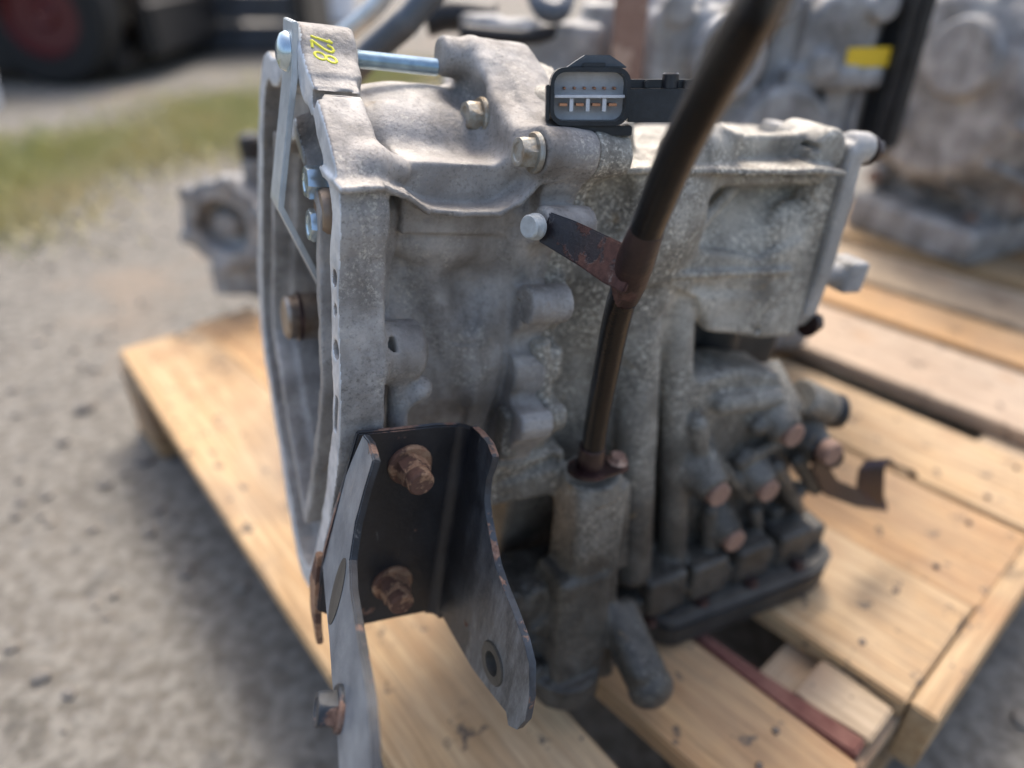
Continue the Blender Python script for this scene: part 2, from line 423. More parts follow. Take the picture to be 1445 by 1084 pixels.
M['wing'] = painted_rust('bracket_worn_paint', (.12, .14, .165), (.26, .285, .31), .64, .45, rust=((.10, .06, .045), (.26, .17, .12)))
M['bracket_edge'] = painted_rust('bracket_rusty_edge', (.012, .014, .018), (.07, .085, .105), .52, .5, rust=((.14, .075, .055), (.30, .19, .14)))
M['right_wing'] = painted_rust('bracket_scuffed_paint', (.03, .035, .042), (.17, .19, .21), .66, .42, rust=((.12, .07, .05), (.28, .18, .13)))
M['wing_edge'] = painted_rust('bracket_dark_edge', (.010, .012, .016), (.04, .05, .065), .60, .45, rust=((.12, .07, .05), (.26, .17, .13)))
M['rust'] = painted_rust('rusty_bolt', (.15, .075, .05), (.05, .028, .022), .47, .85, edge=False, scratch=False, rust=((.26, .13, .075), (.40, .25, .15)))
M['rust_light'] = painted_rust('pale_rusty_bolt', (.32, .20, .15), (.22, .12, .085), .55, .7, edge=False, scratch=False, rust=((.45, .30, .22), (.5, .36, .28)))
M['rust_dark'] = painted_rust('dark_red_rust', (.018, .009, .009), (.045, .02, .018), .58, .33, edge=False, scratch=False, rust=((.06, .026, .020), (.12, .06, .045)))
M['zinc'] = simple('zinc_plate', (.66, .71, .74), .5, .35, 90, .3, (.52, .57, .60), .25, 500)
M['zinc_bright'] = simple('bright_zinc', (.62, .74, .80), .9, .25, 120, .2, (.48, .58, .64))
M['bolt_grey'] = simple('weathered_zinc_bolt', (.40, .40, .36), .5, .5, 130, .5, (.26, .20, .13), .5, 400)
M['bolt_white'] = simple('chalky_grey_bolt', (.56, .60, .60), .25, .55, 160, .3, (.42, .44, .43), .4, 600)
M['black_plastic'] = simple('black_plastic', (.008, .009, .011), 0, .34, 60, .4, (.022, .024, .028), .2, 300)
M['grey_plastic'] = simple('grey_connector_plastic', (.74, .75, .76), 0, .5, 200, .15)
M['copper'] = simple('copper_pin', (.62, .30, .17), .9, .35, 300, .3)
M['machined'] = simple('machined_aluminium', (.78, .80, .82), .3, .38, 70, .25, (.46, .49, .52), .2, 700)
M['steel'] = simple('turned_steel', (.42, .37, .32), .9, .35, 60, .4, (.22, .16, .12), .2, 400)
M['tan_steel'] = simple('oily_steel_inside', (.36, .29, .22), .6, .45, 30, .5, (.20, .12, .08))
M['tube'] = painted_rust('black_tube_paint', (.0035, .0035, .004), (.006, .0055, .0055), .735, .09, .4, edge=False, scratch=False, rust=((.12, .04, .025), (.22, .10, .05)))
M['tube'].node_tree.nodes['Principled BSDF'].inputs['Coat Weight'].default_value = .0; M['tube'].node_tree.nodes['Principled BSDF'].inputs['Coat Roughness'].default_value = .04
M['yellow'] = simple('yellow_paint_marker', (.90, .85, .08), 0, .7, 500, .25)
M['rubber'] = simple('black_rubber', (.015, .015, .017), 0, .5, 40, .3)
M['conduit'] = simple('grey_conduit', (.10, .115, .135), 0, .4)

# ------------------------------------------------------------------ the transmission
ROOT = L2W((230, -60, 0)); ROOT.z = 0.0
T = root('transmission', ROOT, 'used grey cast aluminium car transmission with open bell housing, sharp in front on the pallet', 'transmission')

# --- bell housing
OUT = [(-118, 124), (-104, 122), (-66, 100), (-31, 82), (-8, 64), (-1, 45), (-4, 20), (1, -12), (9, -43), (10, -79), (2, -115), (-8, -150), (-22, -192), (-44, -240), (-92, -256), (-146, -216), (-195, -176), (-244, -135), (-254, -83), (-246, -20), (-238, 35), (-226, 80), (-200, 102), (-172, 97), (-150, 108)]
OUT = smooth_poly(OUT, 1)
bell = SDF((-6, -272, -270), (176, 44, 150), 1.35)
def shell(X, Y, Z):
    d2 = poly2(OUT, Y, Z); tz = np.clip((40-Z)/60, 0, 1); off = 47-np.clip(X-58, 0, 52)/52*(24-19*tz)
    d = d2+off
    d = np.maximum(d, -(d+9)); return np.maximum(np.maximum(d, X-140), 2-X)
bell.add((shell, (0, -270, -250), (140, 30, 140)), 3)
# back wall of the bell with the pump opening
bell.add(prism(0, OUT, 96, 112, 3, grow=-34), 10)
# the rim
def rim(X, Y, Z):
    d2 = poly2(OUT, Y, Z); r = np.maximum(d2, -(d2+17)); a = r+1.2; b = np.abs(X-12.5)-12.5+1.2
    return np.minimum(np.maximum(a, b), 0)+np.sqrt(np.maximum(a, 0)**2+np.maximum(b, 0)**2)-1.2
def web(X, Y, Z):
    d2 = poly2(OUT, Y, Z); off = np.clip(X-8, 0, 60)*.6+15
    return np.maximum(np.maximum(np.maximum(d2+off, -(d2+60)), X-38), 16-X)
bell.add((web, (14, -270, -250), (40, 30, 140)), 4)
bell.add((rim, (0, -272, -250), (25, 30, 140)), 7)
# top lug carrying the stud, thicker than the rim
c = LV(455, 60, -92)
bell.add(cyl((0, -103, 110), (30, -103, 110), 15, 2), 5)
bell.add(prism(0, [(-128, 124), (-104, 123), (-72, 104), (-78, 88), (-120, 96)], 0, 29, 2), 5)
# two bosses and the hooked lug behind the rim
p = LV(590, 492, -14); bell.add(cyl((22, p[1], p[2]), (52, p[1], p[2]), 17.5, 6), 9)
p1, p2 = LV(562, 528, -10), LV(560, 640, -8); bell.add(cap(p1, p2, 5.5, 7), 6)
p1, p2 = LV(567, 566, -10), LV(592, 548, -8); bell.add(cap(p1, p2, 6.0, 7.5), 4)
p = LV(545, 205, -20); bell.add(cap((22, -22, 70), (34, -26, 66), 9, 8), 8)
# side wall: bulges and hollows of the casting
bell.add(cap(LV(606, 385, -50), LV(648, 455, -46), 11, 15), 14)
bell.add(ell(LV(655, 490, -50), (24, 20, 34)), 14)
bell.add(ell(LV(690, 500, -46), (26, 16, 22)), 10)
bell.cut(ell(LV(668, 395, -34), (11, 8, 24)), 12)
bell.add(ell(LV(640, 335, -44), (40, 12, 16)), 10)
bell.add(ell(LV(715, 465, -46), (22, 14, 36)), 8)
bell.add(cap(LV(735, 330, -30), LV(728, 400, -40), 9, 9), 8)
bell.add(ell(LV(735, 545, -46), (18, 12, 24)), 7)
bell.add(cap(LV(722, 296, -30), LV(708, 340, -48), 5, 5), 8)
bell.add(box((84, -52, 51), (44, 24, 20), rd=2), 4)                  # wall above the web
bell.add(ell((75, -104, 66), (70, 52, 34)), 8)                       # drum top
# curved horizontal web
path = [LV(484, 270, 3), LV(540, 266, 2), LV(572, 276, -8), LV(604, 298, -14), LV(650, 303, -14), LV(705, 303, -12), LV(735, 288, -10), LV(768, 254, -8), LV(800, 243, -8), LV(830, 241, -8)]
for a_, b_ in zip(path, path[1:]):
    a_, b_ = np.array(a_), np.array(b_); c = (a_+b_)/2; d = b_-a_; L = math.hypot(d[0], d[2]); e1 = np.array([d[0], 0, d[2]])/L
    rot = [e1, (0, 1, 0), (-e1[2], 0, e1[0])]
    bell.add(box((c[0], c[1]-22, c[2]), (L/2+1.2, 22, 1.7), rot, .8), 2.5)
# joint flange to the rear case, with its bolt bosses
SEAM = 140
bosses = [((688, 165), -24, 12), ((763, 215), -18, 13)]
sc = [(max(LU(x, y, SEAM)[1], -33), LU(x, y, SEAM)[2]) for x, y in ((829, 232), (829, 246), (822, 262), (810, 283), (814, 300), (827, 312), (826, 326), (806, 338), (776, 352), (764, 374), (768, 396), (786, 418), (790, 440), (778, 460), (764, 470), (762, 490), (772, 505), (770, 540), (762, 556), (766, 572), (782, 582), (782, 612), (762, 625))]
jf = smooth_poly([(-115, 120), (-80, 118), (-40, 98), (-20, 90)], 0)+[tuple(p) for p in sc]+[(-30, -150), (-60, -200), (-150, -190), (-200, -130), (-205, -20), (-190, 70), (-160, 108)]
jf = smooth_poly(jf, 1)
bell.add(prism(0, jf, 117, SEAM, 1.0), 4)
q = LU(746, 432, 114); bell.add(cyl((112, q[1]-2, q[2]), (SEAM, q[1]-2, q[2]), 12, 1.5), 4); bell.add(ell(LV(706, 445, -50), (22, 17, 24)), 12)
q = LU(768, 318, 110); bell.add(cyl((108, q[1]-2, q[2]), (SEAM, q[1]-2, q[2]), 10, 2), 8)
jf_in = [(v-(7 if v > -75 else 0), w) for v, w in jf]
BO = []
for (px, py), v, r in bosses:
    q = LU(px, py, 108)
    BO.append((q, r))
    bell.add(cyl((q[0], q[1]-3, q[2]), (SEAM, q[1]-3, q[2]), r, 1.2), 6)
# arm of the joint running up to the top lug
bell.add(prism(0, smooth_poly([(-124, 96), (-116, 124), (-100, 131), (-84, 124), (-66, 108), (-40, 97), (-18, 90), (-14, 72), (-60, 62)], 1), 98, SEAM, 5), 12)
bell.add(cyl((82, -100, 117), (104, -100, 117), 11, 3), 7)
bell.cut(ell((92, -78, 100), (10, 12, 10)), 8)
# details cut
bell.cut(cyl((-5, -66, 72), (14, -66, 72), 11.5, 0), 1)                 # half-round notch in the rim
for px, py, r in ((473, 395, 4.6), (474, 441, 2.8), (477, 500, 5.2), (446, 142, 4.2)):
    q = LU(px, py, 0); d_ = float(poly2(OUT, np.array([q[1]]), np.array([q[2]]))[0]); sh_ = min(0, -8.5-d_); bell.cut(cyl((-5, q[1]+sh_*.9, q[2]), (32, q[1]+sh_*.9, q[2]), r, 0), .8)
q = LU(476, 590, 0); bell.cut(box((q[0], q[1]-4, q[2]), (4, 2.6, 11), rd=1), .8)
q = LU(447, 118, 0); bell.cut(box((q[0], q[1]-3, q[2]), (3, 2.2, 9), rd=1), .8)
bell.cut(cyl((90, -142, -66), (130, -142, -66), 46, 0), 2)            # pump opening
hp = LV(724, 432, 0); hb = LU(730, 432, 112); bell.cut(cyl((90, hb[1], hb[2]), (126, hb[1], hb[2]), 4, 0), .8)
bell.wobble(.5, 9); bell.wobble(.25, 3.5)
bell_o = cast('bell_housing', bell, M['bell'], T, 'bell'); del bell

# --- rear case
case = SDF((112, -230, -350), (500, 100, 150), 1.55)
case.add(prism(0, jf_in, SEAM+.5, SEAM+14, 1.2), 4)
for q, r in BO[:2]: case.add(cyl((SEAM+.5, q[1]-3, q[2]), (SEAM+22, q[1]-3, q[2]), r, 1.2), 4)
# main body behind the joint
body = [(SEAM+2, 84), (200, 70), (240, 76), (330, 60), (335, -30), (262, -48), (262, -250), (150, -250), (150, -120), (SEAM+2, -110)]
case.add(prism(1, body, -170, -46, 5), 6)
case.add(ell((215, -44, 10), (50, 22, 70)), 16)
# the two tall ribs
wl_ = [LV(870, 395, -26), LV(982, 392, -26), LV(985, 560, -20), LV(965, 800, -10), LV(850, 800, -10)]
case.add(prism(1, [(p[0], p[2]) for p in wl_], -120, -34, 6), 10)
case.add(cap(LV(905, 395, -38), LV(890, 800, -6), 15, 17), 9)
case.add(cap(LV(958, 395, -38), LV(948, 790, -8), 12, 13), 6)
case.add(cap(LV(915, 400, -40), LV(985, 330, -40), 17, 15), 10)
# upper box with the end cover: raised rim, sunken face, overhang
cb = [LV(845, 246, -14), LV(1195, 246, -14), LV(1130, 478, -14), LV(1078, 482, -14), LV(1005, 472, -14), LV(990, 425, -14), LV(945, 405, -14), LV(880, 400, -20)]
case.add(prism(1, [(p[0], p[2]) for p in cb], -150, -18, 4), 5)
case.cut(ell(LV(872, 300, -14), (18, 26, 28)), 6)                    # hollow left of the tube
# sunken, sloping face under the lip
fc = [LV(975, 262, -14), LV(1168, 258, -14), LV(1142, 345, -14), LV(1080, 372, -14), LV(990, 360, -14)]
def face(X, Y, Z, P=[(p[0], p[2]) for p in fc], zt=LV(1080, 255, -14)[2]):
    d2 = poly2(P, X, Z); return np.maximum(d2+3, -(Y+18+np.clip((Z-zt+64)*.5, 0, 30)))
fu = np.array([p[0] for p in fc]); fw = np.array([p[2] for p in fc])
case.cut((face, (fu.min(), -60, fw.min()), (fu.max(), 10, fw.max())), 5)
case.add(cap(LV(974, 330, -24), LV(1034, 266, -38), 5, 4), 4)         # diagonal gusset
case.add(ell(LV(1105, 330, -30), (24, 10, 24)), 8)
case.add(ell(LV(950, 300, -20), (24, 14, 40)), 10)
case.cut(cap(LV(992, 410, -12), LV(1090, 416, -13), 9, 4), 3)
for i_ in range(3): case.cut(cap(LV(1035+i_*28, 446, -14), LV(1092+i_*18, 402, -15), 2.6, 2), 3)
case.add(box(LV(1030, 381, -22), (56, 8, 2.2), rd=1.2), 2.5)         # step
case.cut(ell(LV(1040, 452, -10), (26, 7, 9)), 5)
# lip along the top and the upstand above it
lp = [LV(838, 243, -12), LV(930, 240, -10), LV(1050, 243, -8), LV(1130, 243, -7), LV(1150, 240, -7), LV(1190, 245, -6)]
for a_, b_ in zip(lp, lp[1:]):
    a_, b_ = np.array(a_), np.array(b_); c = (a_+b_)/2; d = b_-a_; L = math.hypot(d[0], d[2]); e1 = np.array([d[0], 0, d[2]])/L
    case.add(box((c[0], c[1]-26, c[2]), (L/2+2, 28, 2.0), [e1, (0, 1, 0), (-e1[2], 0, e1[0])], 1.0), 2)
up = [LV(945, 200, -34), LV(1030, 190, -34), LV(1110, 190, -34), LV(1140, 186, -34), LV(1200, 190, -34), LV(1205, 245, -34), LV(940, 245, -34)]
case.add(prism(1, [(p[0], p[2]) for p in up], -44, -32, 2), 3)
case.add(prism(1, [(p[0], p[2]-12) for p in up], -130, -40, 3), 4)
p = LV(1030, 215, -24); case.add(cyl((p[0]-4, p[1]-8, p[2]-14), (p[0]-2, p[1]-8, p[2]+13), 13, 1.2), 3)
p = LV(985, 215, -28); case.add(ell(p, (22, 14, 18)), 8)
p = LV(1160, 214, -22); case.add(cyl((p[0]+4, -60, p[2]), (p[0]+4, -18, p[2]), 16, 4), 4)
p = LV(1155, 210, -18); case.cut(cyl((p[0], -40, p[2]), (p[0], 5, p[2]), 2.8, 0), .8)
p = LV(1070, 466, -18); case.cut(cyl((p[0], -40, p[2]), (p[0], 5, p[2]), 2.4, 0), .8)
# knuckles beside the connector
case.add(cyl(LV(835, 205, -40), LV(838, 250, -40), 11, 4), 5)
case.add(cyl(LV(862, 215, -50), LV(866, 260, -50), 9, 4), 5)
case.add(ell(LV(770, 165, -60), (24, 20, 18)), 8)
case.add(cyl(LV(850, 165, -62), LV(850, 250, -62), 20, 4), 6)
# lower left: squared boss that takes the filler tube, sump corner, foot
def rbox(p, q, hu, hv, rd, k):
    p, q = np.array(p), np.array(q); d = q-p; L = np.linalg.norm(d); e3 = d/L; e1 = np.array([1, 0, 0])-e3*e3[0]; e1 /= np.linalg.norm(e1); e2 = np.cross(e3, e1)
    case.add(box((p+q)/2, (hu, hv, L/2), [e1, e2, e3], rd), k)
rbox(LV(836, 668, 0), LV(822, 800, 6), 21, 20, 7, 4)
case.add(cyl(LV(835, 664, 2), LV(834, 690, 2), 21, 2), 3)
rbox(LV(866, 672, -4), LV(862, 790, 0), 8, 12, 2, 2)
rbox(LV(812, 795, 8), LV(800, 945, 22), 23, 20, 6, 4)
rbox(LV(848, 790, 6), LV(842, 940, 20), 7, 14, 2, 2)
case.add(cyl(LV(796, 932, 22), LV(794, 960, 22), 29, 3), 3)
case.add(box(LV(742, 850, -14), (30, 24, 38), rd=6), 6)
case.cut(ell(LV(738, 905, 12), (16, 12, 10)), 4)
case.cut(ell(LV(752, 790, 6), (8, 14, 34)), 5)
rbox(LV(748, 885, 6), LV(800, 840, 10), 7, 9, 3, 4)
rbox(LV(740, 935, 12), LV(775, 968, 20), 10, 16, 4, 4)
case.add(box(LV(710, 660, -32), (40, 18, 20), rd=5), 6)
case.cut(cap(LV(690, 700, -6), LV(735, 715, -6), 10, 8), 4)
case.cut(cap(LV(700, 690, -10), LV(780, 650, -16), 5, 5), 3)
for x_, y0, y1, r_ in ((716, 578, 640, 9), (758, 572, 614, 11.5)):
    case.add(cyl(LV(x_, y0, -15), LV(x_-4, y1, -14), r_*.85, 2.5, r_), 3)
case.add(cyl(LV(762, 480, -22), LV(762, 560, -18), 7, 2), 4); case.add(cyl(LV(782, 490, -28), LV(780, 530, -26), 6, 2), 4)
rbox(LV(862, 848, 14), LV(916, 965, 70), 16, 14, 10, 6)                 # foot
case.add(ell(LV(918, 970, 70), (19, 15, 17)), 4)
case.add(cyl(LV(920, 560, -30), LV(918, 600, -28), 5, 1.5), 4)
# lower right: valve block with short fat bolt bosses
vb = [LV(868, 800, 2), LV(985, 780, 2), LV(985, 650, 2), LV(1005, 556, 2), LV(1060, 538, 2), LV(1125, 545, 2), LV(1150, 600, 2), LV(1135, 690, 2), LV(1138, 735, 2), LV(1164, 790, 10), LV(1000, 850, 16), LV(885, 880, 16)]
case.add(prism(1, [(p[0], p[2]) for p in vb], -62, -16, 5), 6)
case.cut(ell(LV(1085, 640, 4), (13, 18, 11)), 4); case.cut(ell(LV(1060, 745, 6), (9, 16, 20)), 4); case.cut(ell(LV(1105, 745, 6), (8, 16, 24)), 4); case.cut(ell(LV(1000, 600, 2), (12, 16, 20)), 6); case.cut(ell(LV(1045, 590, 2), (10, 14, 16)), 5)
for px, py, v, r in ((1010, 693, 12, 14), (1080, 688, 6, 13), (1031, 758, 10, 12.5), (1114, 611, 4, 14), (1160, 640, 2, 13), (1120, 590, -6, 12)):
    q = LV(px, py, v); case.add(cyl((q[0]-6, q[1]-44, q[2]+14), (q[0], q[1], q[2]), r+13, 2.5, r), 5)
cT, sT = math.cos(TL), math.sin(TL); lvl = [(cT, 0, sT), (0, 1, 0), (-sT, 0, cT)]
pc = LV(1030, 822, 12); case.add(box((pc[0], pc[1]-85, pc[2]), (116, 84, 22), lvl, 5), 4)
for px in (940, 1000, 1062, 1120):
    q = LV(px, 838-(px-940)*.36, 14); case.add(box((q[0], q[1]-14, q[2]), (20, 17, 21), lvl, 5), 3)
case.add(cyl(LV(1130, 560, -20), LV(1165, 575, -20), 16, 3), 5)
for p_, q_, r_ in (((1000, 640, -8), (1055, 700, -8), 6), ((1045, 650, -10), (1100, 620, -10), 7), ((1095, 660, -8), (1125, 720, -6), 8), ((1000, 720, -4), (1000, 790, 0), 7), ((1065, 720, -6), (1070, 780, 0), 6), ((1020, 570, -12), (1095, 560, -14), 9), ((985, 600, -10), (990, 680, -8), 8), ((1125, 650, -8), (1150, 690, -4), 7)):
    case.add(cap(LV(*p_), LV(*q_), r_, r_*.9), 3)
for px, py in ((1000, 655), (1052, 640), (1092, 720), (1125, 690), (1068, 600)): q = LV(px, py, -12); case.add(ell(q, (8, 9, 8)), 3)
case.wobble(.5, 9); case.wobble(.22, 3.5)
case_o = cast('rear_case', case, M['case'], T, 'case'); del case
# machined mouth of the bell: the faces that lie in the flange plane
bell_o.data.materials.append(M['machined'])
me = bell_o.data; nf = len(me.polygons); nr = np.zeros(nf*3, np.float32); me.polygons.foreach_get('normal', nr); nr = nr.reshape(-1, 3)
ce = np.zeros(nf*3, np.float32); me.polygons.foreach_get('center', ce); ce = ce.reshape(-1, 3)+np.array(ROOT)
uu = (ce-N0)@A*1000
me.polygons.foreach_set('material_index', ((np.abs(nr@A) > .7) & (uu < 1.5)).astype(np.int32)); me.update()

def add_bolt(name, p, axis, mesh, m, par, label=None, spin=0.):
    o = obj(name, mesh, m, par, frame_M(p, axis)@Matrix.Rotation(spin, 4, 'Z'))
    if label: o['label'] = label
    return o
hexM8 = bm_mesh('hex_bolt', hex_head(.0150, .0085, .0110, .0026)); hexM10 = bm_mesh('hex_bolt_large', hex_head(.0165, .011, .0132, .003))
def bolt_mat(me, m): c = me.copy(); c.materials.clear(); c.materials.append(m); return c
bolt_a = bolt_mat(hexM8, M['bolt_grey']); bolt_r = bolt_mat(hexM10, M['rust'])
def LU3(px, py, u): return L2W(LU(px, py, u))
for i, (px, py, u) in enumerate(((672, 165, 97), (748, 216, 106))):
    q = list(LU(px+8, py, u+1)); add_bolt('bolt', L2W(q), -MA, bolt_a, None, bell_o, spin=.3+i)

# --- oil pan: dark pressed steel, level on the deck
pl = [onz(884, 932, .012), onz(1120, 842, .012), onz(1158, 824, .012), onz(1168, 796, .012)]
d_in = -MB_*.19; pb = [pl[3]+d_in*.9, pl[0]+d_in]
panpts = [Vector((p.x, p.y)) for p in pl+pb]
def pan_solid(pts, z0, z1, inset, name, par, m):
    bm = bmesh.new(); c = sum(pts, Vector((0, 0)))/len(pts); b0 = base_of(par)
    sh = lambda p, k: c+(p-c)*(1-k)
    lo = [bm.verts.new(Vector((*sh(p, inset), z0))-b0) for p in pts]; hi = [bm.verts.new(Vector((*p, z1))-b0) for p in pts]; n = len(pts)
    bm.faces.new(lo[::-1]); bm.faces.new(hi)
    for i in range(n): bm.faces.new((lo[i], lo[(i+1) % n], hi[(i+1) % n], hi[i]))
    bmesh.ops.recalc_face_normals(bm, faces=bm.faces)
    bmesh.ops.bevel(bm, geom=list(bm.edges), offset=.0035, segments=3, affect='EDGES')
    return obj(name, bm_mesh(name, bm), m, par)
M['pan'] = simple('oily_black_steel', (.022, .021, .020), 0, .55, 30, .5, (.05, .047, .043), .3, 120)
M['oily'] = simple('oily_rim', (.04, .038, .035), 0, .5, 40, .5, (.085, .08, .07), .3, 160)
sm = [Vector(p) for p in smooth_poly([tuple(p) for p in panpts], 1)]
pan = pan_solid(sm, .0012, .030, .02, 'oil_pan', T, M['pan'])
pan_solid([p for p in sm], .0305, .039, -.015, 'pan_rim', pan, M['oily'])

pbolt = bolt_mat(bm_mesh('pan_bolt', hex_head(.010, .005, .007, .0015)), M['rust_dark'])
for t_ in (.12, .37, .62, .87):
    e_ = pl[0].lerp(pl[2], t_); add_bolt('bolt', Vector((e_.x, e_.y, .0392))-MB_*.009, (0, 0, 1), pbolt, None, pan)
# --- bolts of the valve block
bv = bolt_mat(bm_mesh('valve_bolt', hex_head(.0145, .006, 0, 0)), M['rust_light'])
stubm = bolt_mat(bm_mesh('stud_end', lathe([(.0095, -.004), (.0105, 0), (.0105, .006), (.0098, .007), (0, .0072)], 24)), M['rust_light'])
for px, py in ((1010, 694), (1080, 689), (1032, 759), (1115, 611)):
    q, n = hit(px, py, ['case'])
    if q is not None: add_bolt('bolt', Vector(q)-MB_*.001, MB_, stubm, None, case_o)
M['bore'] = simple('dark_bore', (.03, .028, .025), 0, .8)

# --- end cover plate at the far right of the upper box
uc = LV(1190, 246, -14)[0]
ec = [LV(1192, 190, -30), LV(1220, 194, -30), LV(1222, 214, -30)]
co = [(-128, 62), (-22, 100), (-12, 92), (-11, 30), (-12, -30), (-22, -52), (-60, -58), (-128, -40)]
S = SDF((uc-26, -150, -120), (uc+46, 20, 140), 2.0)
ct = LV(1205, 196, -14)[2]; cbm = LV(1130, 480, -14)
def cvr(X, Y, Z):
    x0 = uc+(Z-ct)*(uc-cbm[0])/(ct-cbm[2])*1.0       # the cover follows the sloped end of the box
    d2 = poly2(smooth_poly([(-130, ct-4), (-18, ct-2), (-13, ct-10), (-13, cbm[2]+26), (-28, cbm[2]+1), (-130, cbm[2]+6)], 1), Y, Z)
    a = d2+2; b = np.abs(X-x0-7)-7+2
    return np.minimum(np.maximum(a, b), 0)+np.sqrt(np.maximum(a, 0)**2+np.maximum(b, 0)**2)-2
S.add((cvr, (uc-26, -140, -110), (uc+40, 10, 130)), 2)
p = LV(1208, 208, -24); S.add(cyl((p[0]-10, p[1], p[2]), (p[0]+10, p[1], p[2]), 11, 3), 4)
S.wobble(.3, 6)
cover = cast('end_cover', S, M['cover'], T, 'cover')
S = SDF((255, -185, -250), (440, -55, -30), 2.5); S.add(box((345, -125, -130), (78, 52, 75), rd=8), 4); S.add(cyl((290, -80, -60), (290, -60, -130), 22, 4), 5); S.add(cyl((345, -85, -40), (345, -85, -120), 26, 5), 5); S.wobble(.6, 8); cast('dark_recess_block', S, M['pan'], T)  # black block added to keep the recess under the upper box dark
for px, py, v in ((1226, 212, -24), (1142, 456, -22)):
    p = LV(px, py, v); add_bolt('bolt', L2W((p[0]-3, p[1], p[2])), MA, bolt_mat(hexM8, M['rust_dark']), None, cover)
S = SDF((300, -80, -60), (480, 40, 80), 1.8)
p = LV(1190, 386, -34); S.add(box((p[0]+2, p[1], p[2]), (11, 13, 13), rd=3), 2); S.add(cyl((p[0]-40, p[1], p[2]), (p[0], p[1], p[2]), 9, 2), 4)
cast('speed_sensor', S, M['far_cast'], T)

# --- input shaft and the pump inside the bell
sh = lathe([(0, -.002), (.0135, -.002), (.0155, 0), (.0155, .006), (.0168, .0065), (.0168, .03), (.018, .031), (.018, .055), (.03, .056), (.03, .075), (.046, .077), (.046, .105), (0, .105)], 40)
shaft = obj('input_shaft', bm_mesh('input_shaft', sh), M['steel'], T, frame_M(L2W((2, -142, -66)), MA))
obj('seal_ring', bm_mesh('seal_ring', lathe([(.0157, .006), (.0172, .006), (.0172, .0085), (.0157, .0085)], 40)), M['rust_dark'], shaft, frame_M(L2W((2, -142, -66)), MA))
pump = obj('pump_plate', bm_mesh('pump_plate', lathe([(.03, .0), (.075, .0), (.078, .003), (.078, .012), (.03, .012)], 48)), M['tan_steel'], T, frame_M(L2W((84, -142, -66)), MA))
for k in range(7):
    a_ = k*2*math.pi/7+.3; add_bolt('bolt', L2W((84, -142+66*math.cos(a_), -66+66*math.sin(a_))), -MA, bolt_mat(hexM8, M['bolt_grey']), None, pump)
lev = obj('release_pivot', bm_mesh('release_pivot', lathe([(0, -.004), (.012, -.003), (.0135, 0), (.0135, .003), (.008, .004), (.008, .03), (0, .03)], 32)), M['tan_steel'], T, frame_M(L2W(LU(457, 300, 6)), MA))
add_bolt('bolt', L2W(LU(466, 258, 12)), -MA, bolt_mat(hexM10, M['zinc_bright']), None, T)
add_bolt('bolt', L2W(LU(470, 318, 13)), -MA, bolt_mat(hexM10, M['zinc_bright']), None, T)

# --- mounting bracket: folded black steel, two rusty bolts in its back
def plane_hit(px, py, P0, n):
    P0 = Vector(P0); r = Vector(ray(px, py)); return Vector(EYE)+r*((P0-Vector(EYE)).dot(n)/r.dot(n))
TH = .0042
def ribbon(path, wid, th, n_w=1):
    """flat bar: path world points, wid list of half-width vectors, th thickness"""
    V = []; F = []; m = len(path)
    for i, (p, wd) in enumerate(zip(path, wid)):
        t = (path[min(i+1, m-1)]-path[max(i-1, 0)]).normalized(); nn = t.cross(wd).normalized()
        V += [p-wd-nn*th/2, p+wd-nn*th/2, p+wd+nn*th/2, p-wd+nn*th/2]
    for i in range(m-1):
        a = i*4
        for k in range(4): F.append((a+k, a+(k+1) % 4, a+4+(k+1) % 4, a+4+k))
    F += [(3, 2, 1, 0), tuple((m-1)*4+k for k in range(4))]
    return V, F
def bev_mesh(name, V, F, par, bev=.0008, seg=2, ang=40):
    bm = bmesh.new(); b0 = base_of(par); vs = [bm.verts.new(Vector(v)-b0) for v in V]
    for f in F: bm.faces.new([vs[i] for i in f])
    bmesh.ops.recalc_face_normals(bm, faces=bm.faces)
    es = [e for e in bm.edges if len(e.link_faces) == 2 and e.calc_face_angle(0) > rad(ang)]
    bmesh.ops.bevel(bm, geom=es, offset=bev, segments=seg, affect='EDGES', clamp_overlap=True)
    return bm_mesh(name, bm, True, 45)
VB = 13.0                                   # rear face of the back plate
# back plate polygon in (u, w)
bp = [LV(505, 612, VB+4), LV(560, 607, VB+4), LV(615, 601, VB+4), LV(648, 600, VB+4)]
bpo = [(p[0]/1000, p[2]/1000) for p in bp]
b2 = [LV(644, 700, VB+4), LV(627, 790, VB+4), LV(611, 862, VB+4), LV(560, 872, VB+4), LV(505, 884, VB+4)]
bpo += [(p[0]/1000, p[2]/1000) for p in b2]+[(-.012, -.19), (-.0085, -.145), (.001, -.098)]
org = L2W((0, VB, 0))
brk = plate(bpo, [], TH, MA, MW, MB_, org, 'mounting_bracket', T, M['bracket'], .0009, M['bracket_edge'])
brk['label'] = 'folded black steel mounting bracket with rusty edges and bolts'
# right wing: the plane through the right fold, running towards us
P0 = L2W((72, VB+2, -72)); P1 = L2W((67, VB+2, -214)); dirv = (MB_+MA*.02).normalized(); nR = (P1-P0).normalized().cross(dirv).normalized()
if nR.dot(MA) < 0: nR = -nR
def wing(pix, holes, P0, n, name, m, fold):
    X = MB_-n*MB_.dot(n); X.normalize(); Y = n.cross(X); Y = Y if Y.dot(MW) > 0 else -Y
    P = [plane_hit(x, y, P0, n)-P0 for x, y in pix]; o2 = [(p.dot(X), p.dot(Y)) for p in P]
    o2 = [(max(a, fold), b) for a, b in o2]
    H = []
    for (x, y, r) in holes:
        h = plane_hit(x, y, P0, n)-P0; H.append(circ(h.dot(X), h.dot(Y), r, 24))
    return plate(o2, H, TH, X, Y, n, P0, name, brk, m, .0009, M['wing_edge'] if 'left' in name else M['bracket_edge']), X, Y
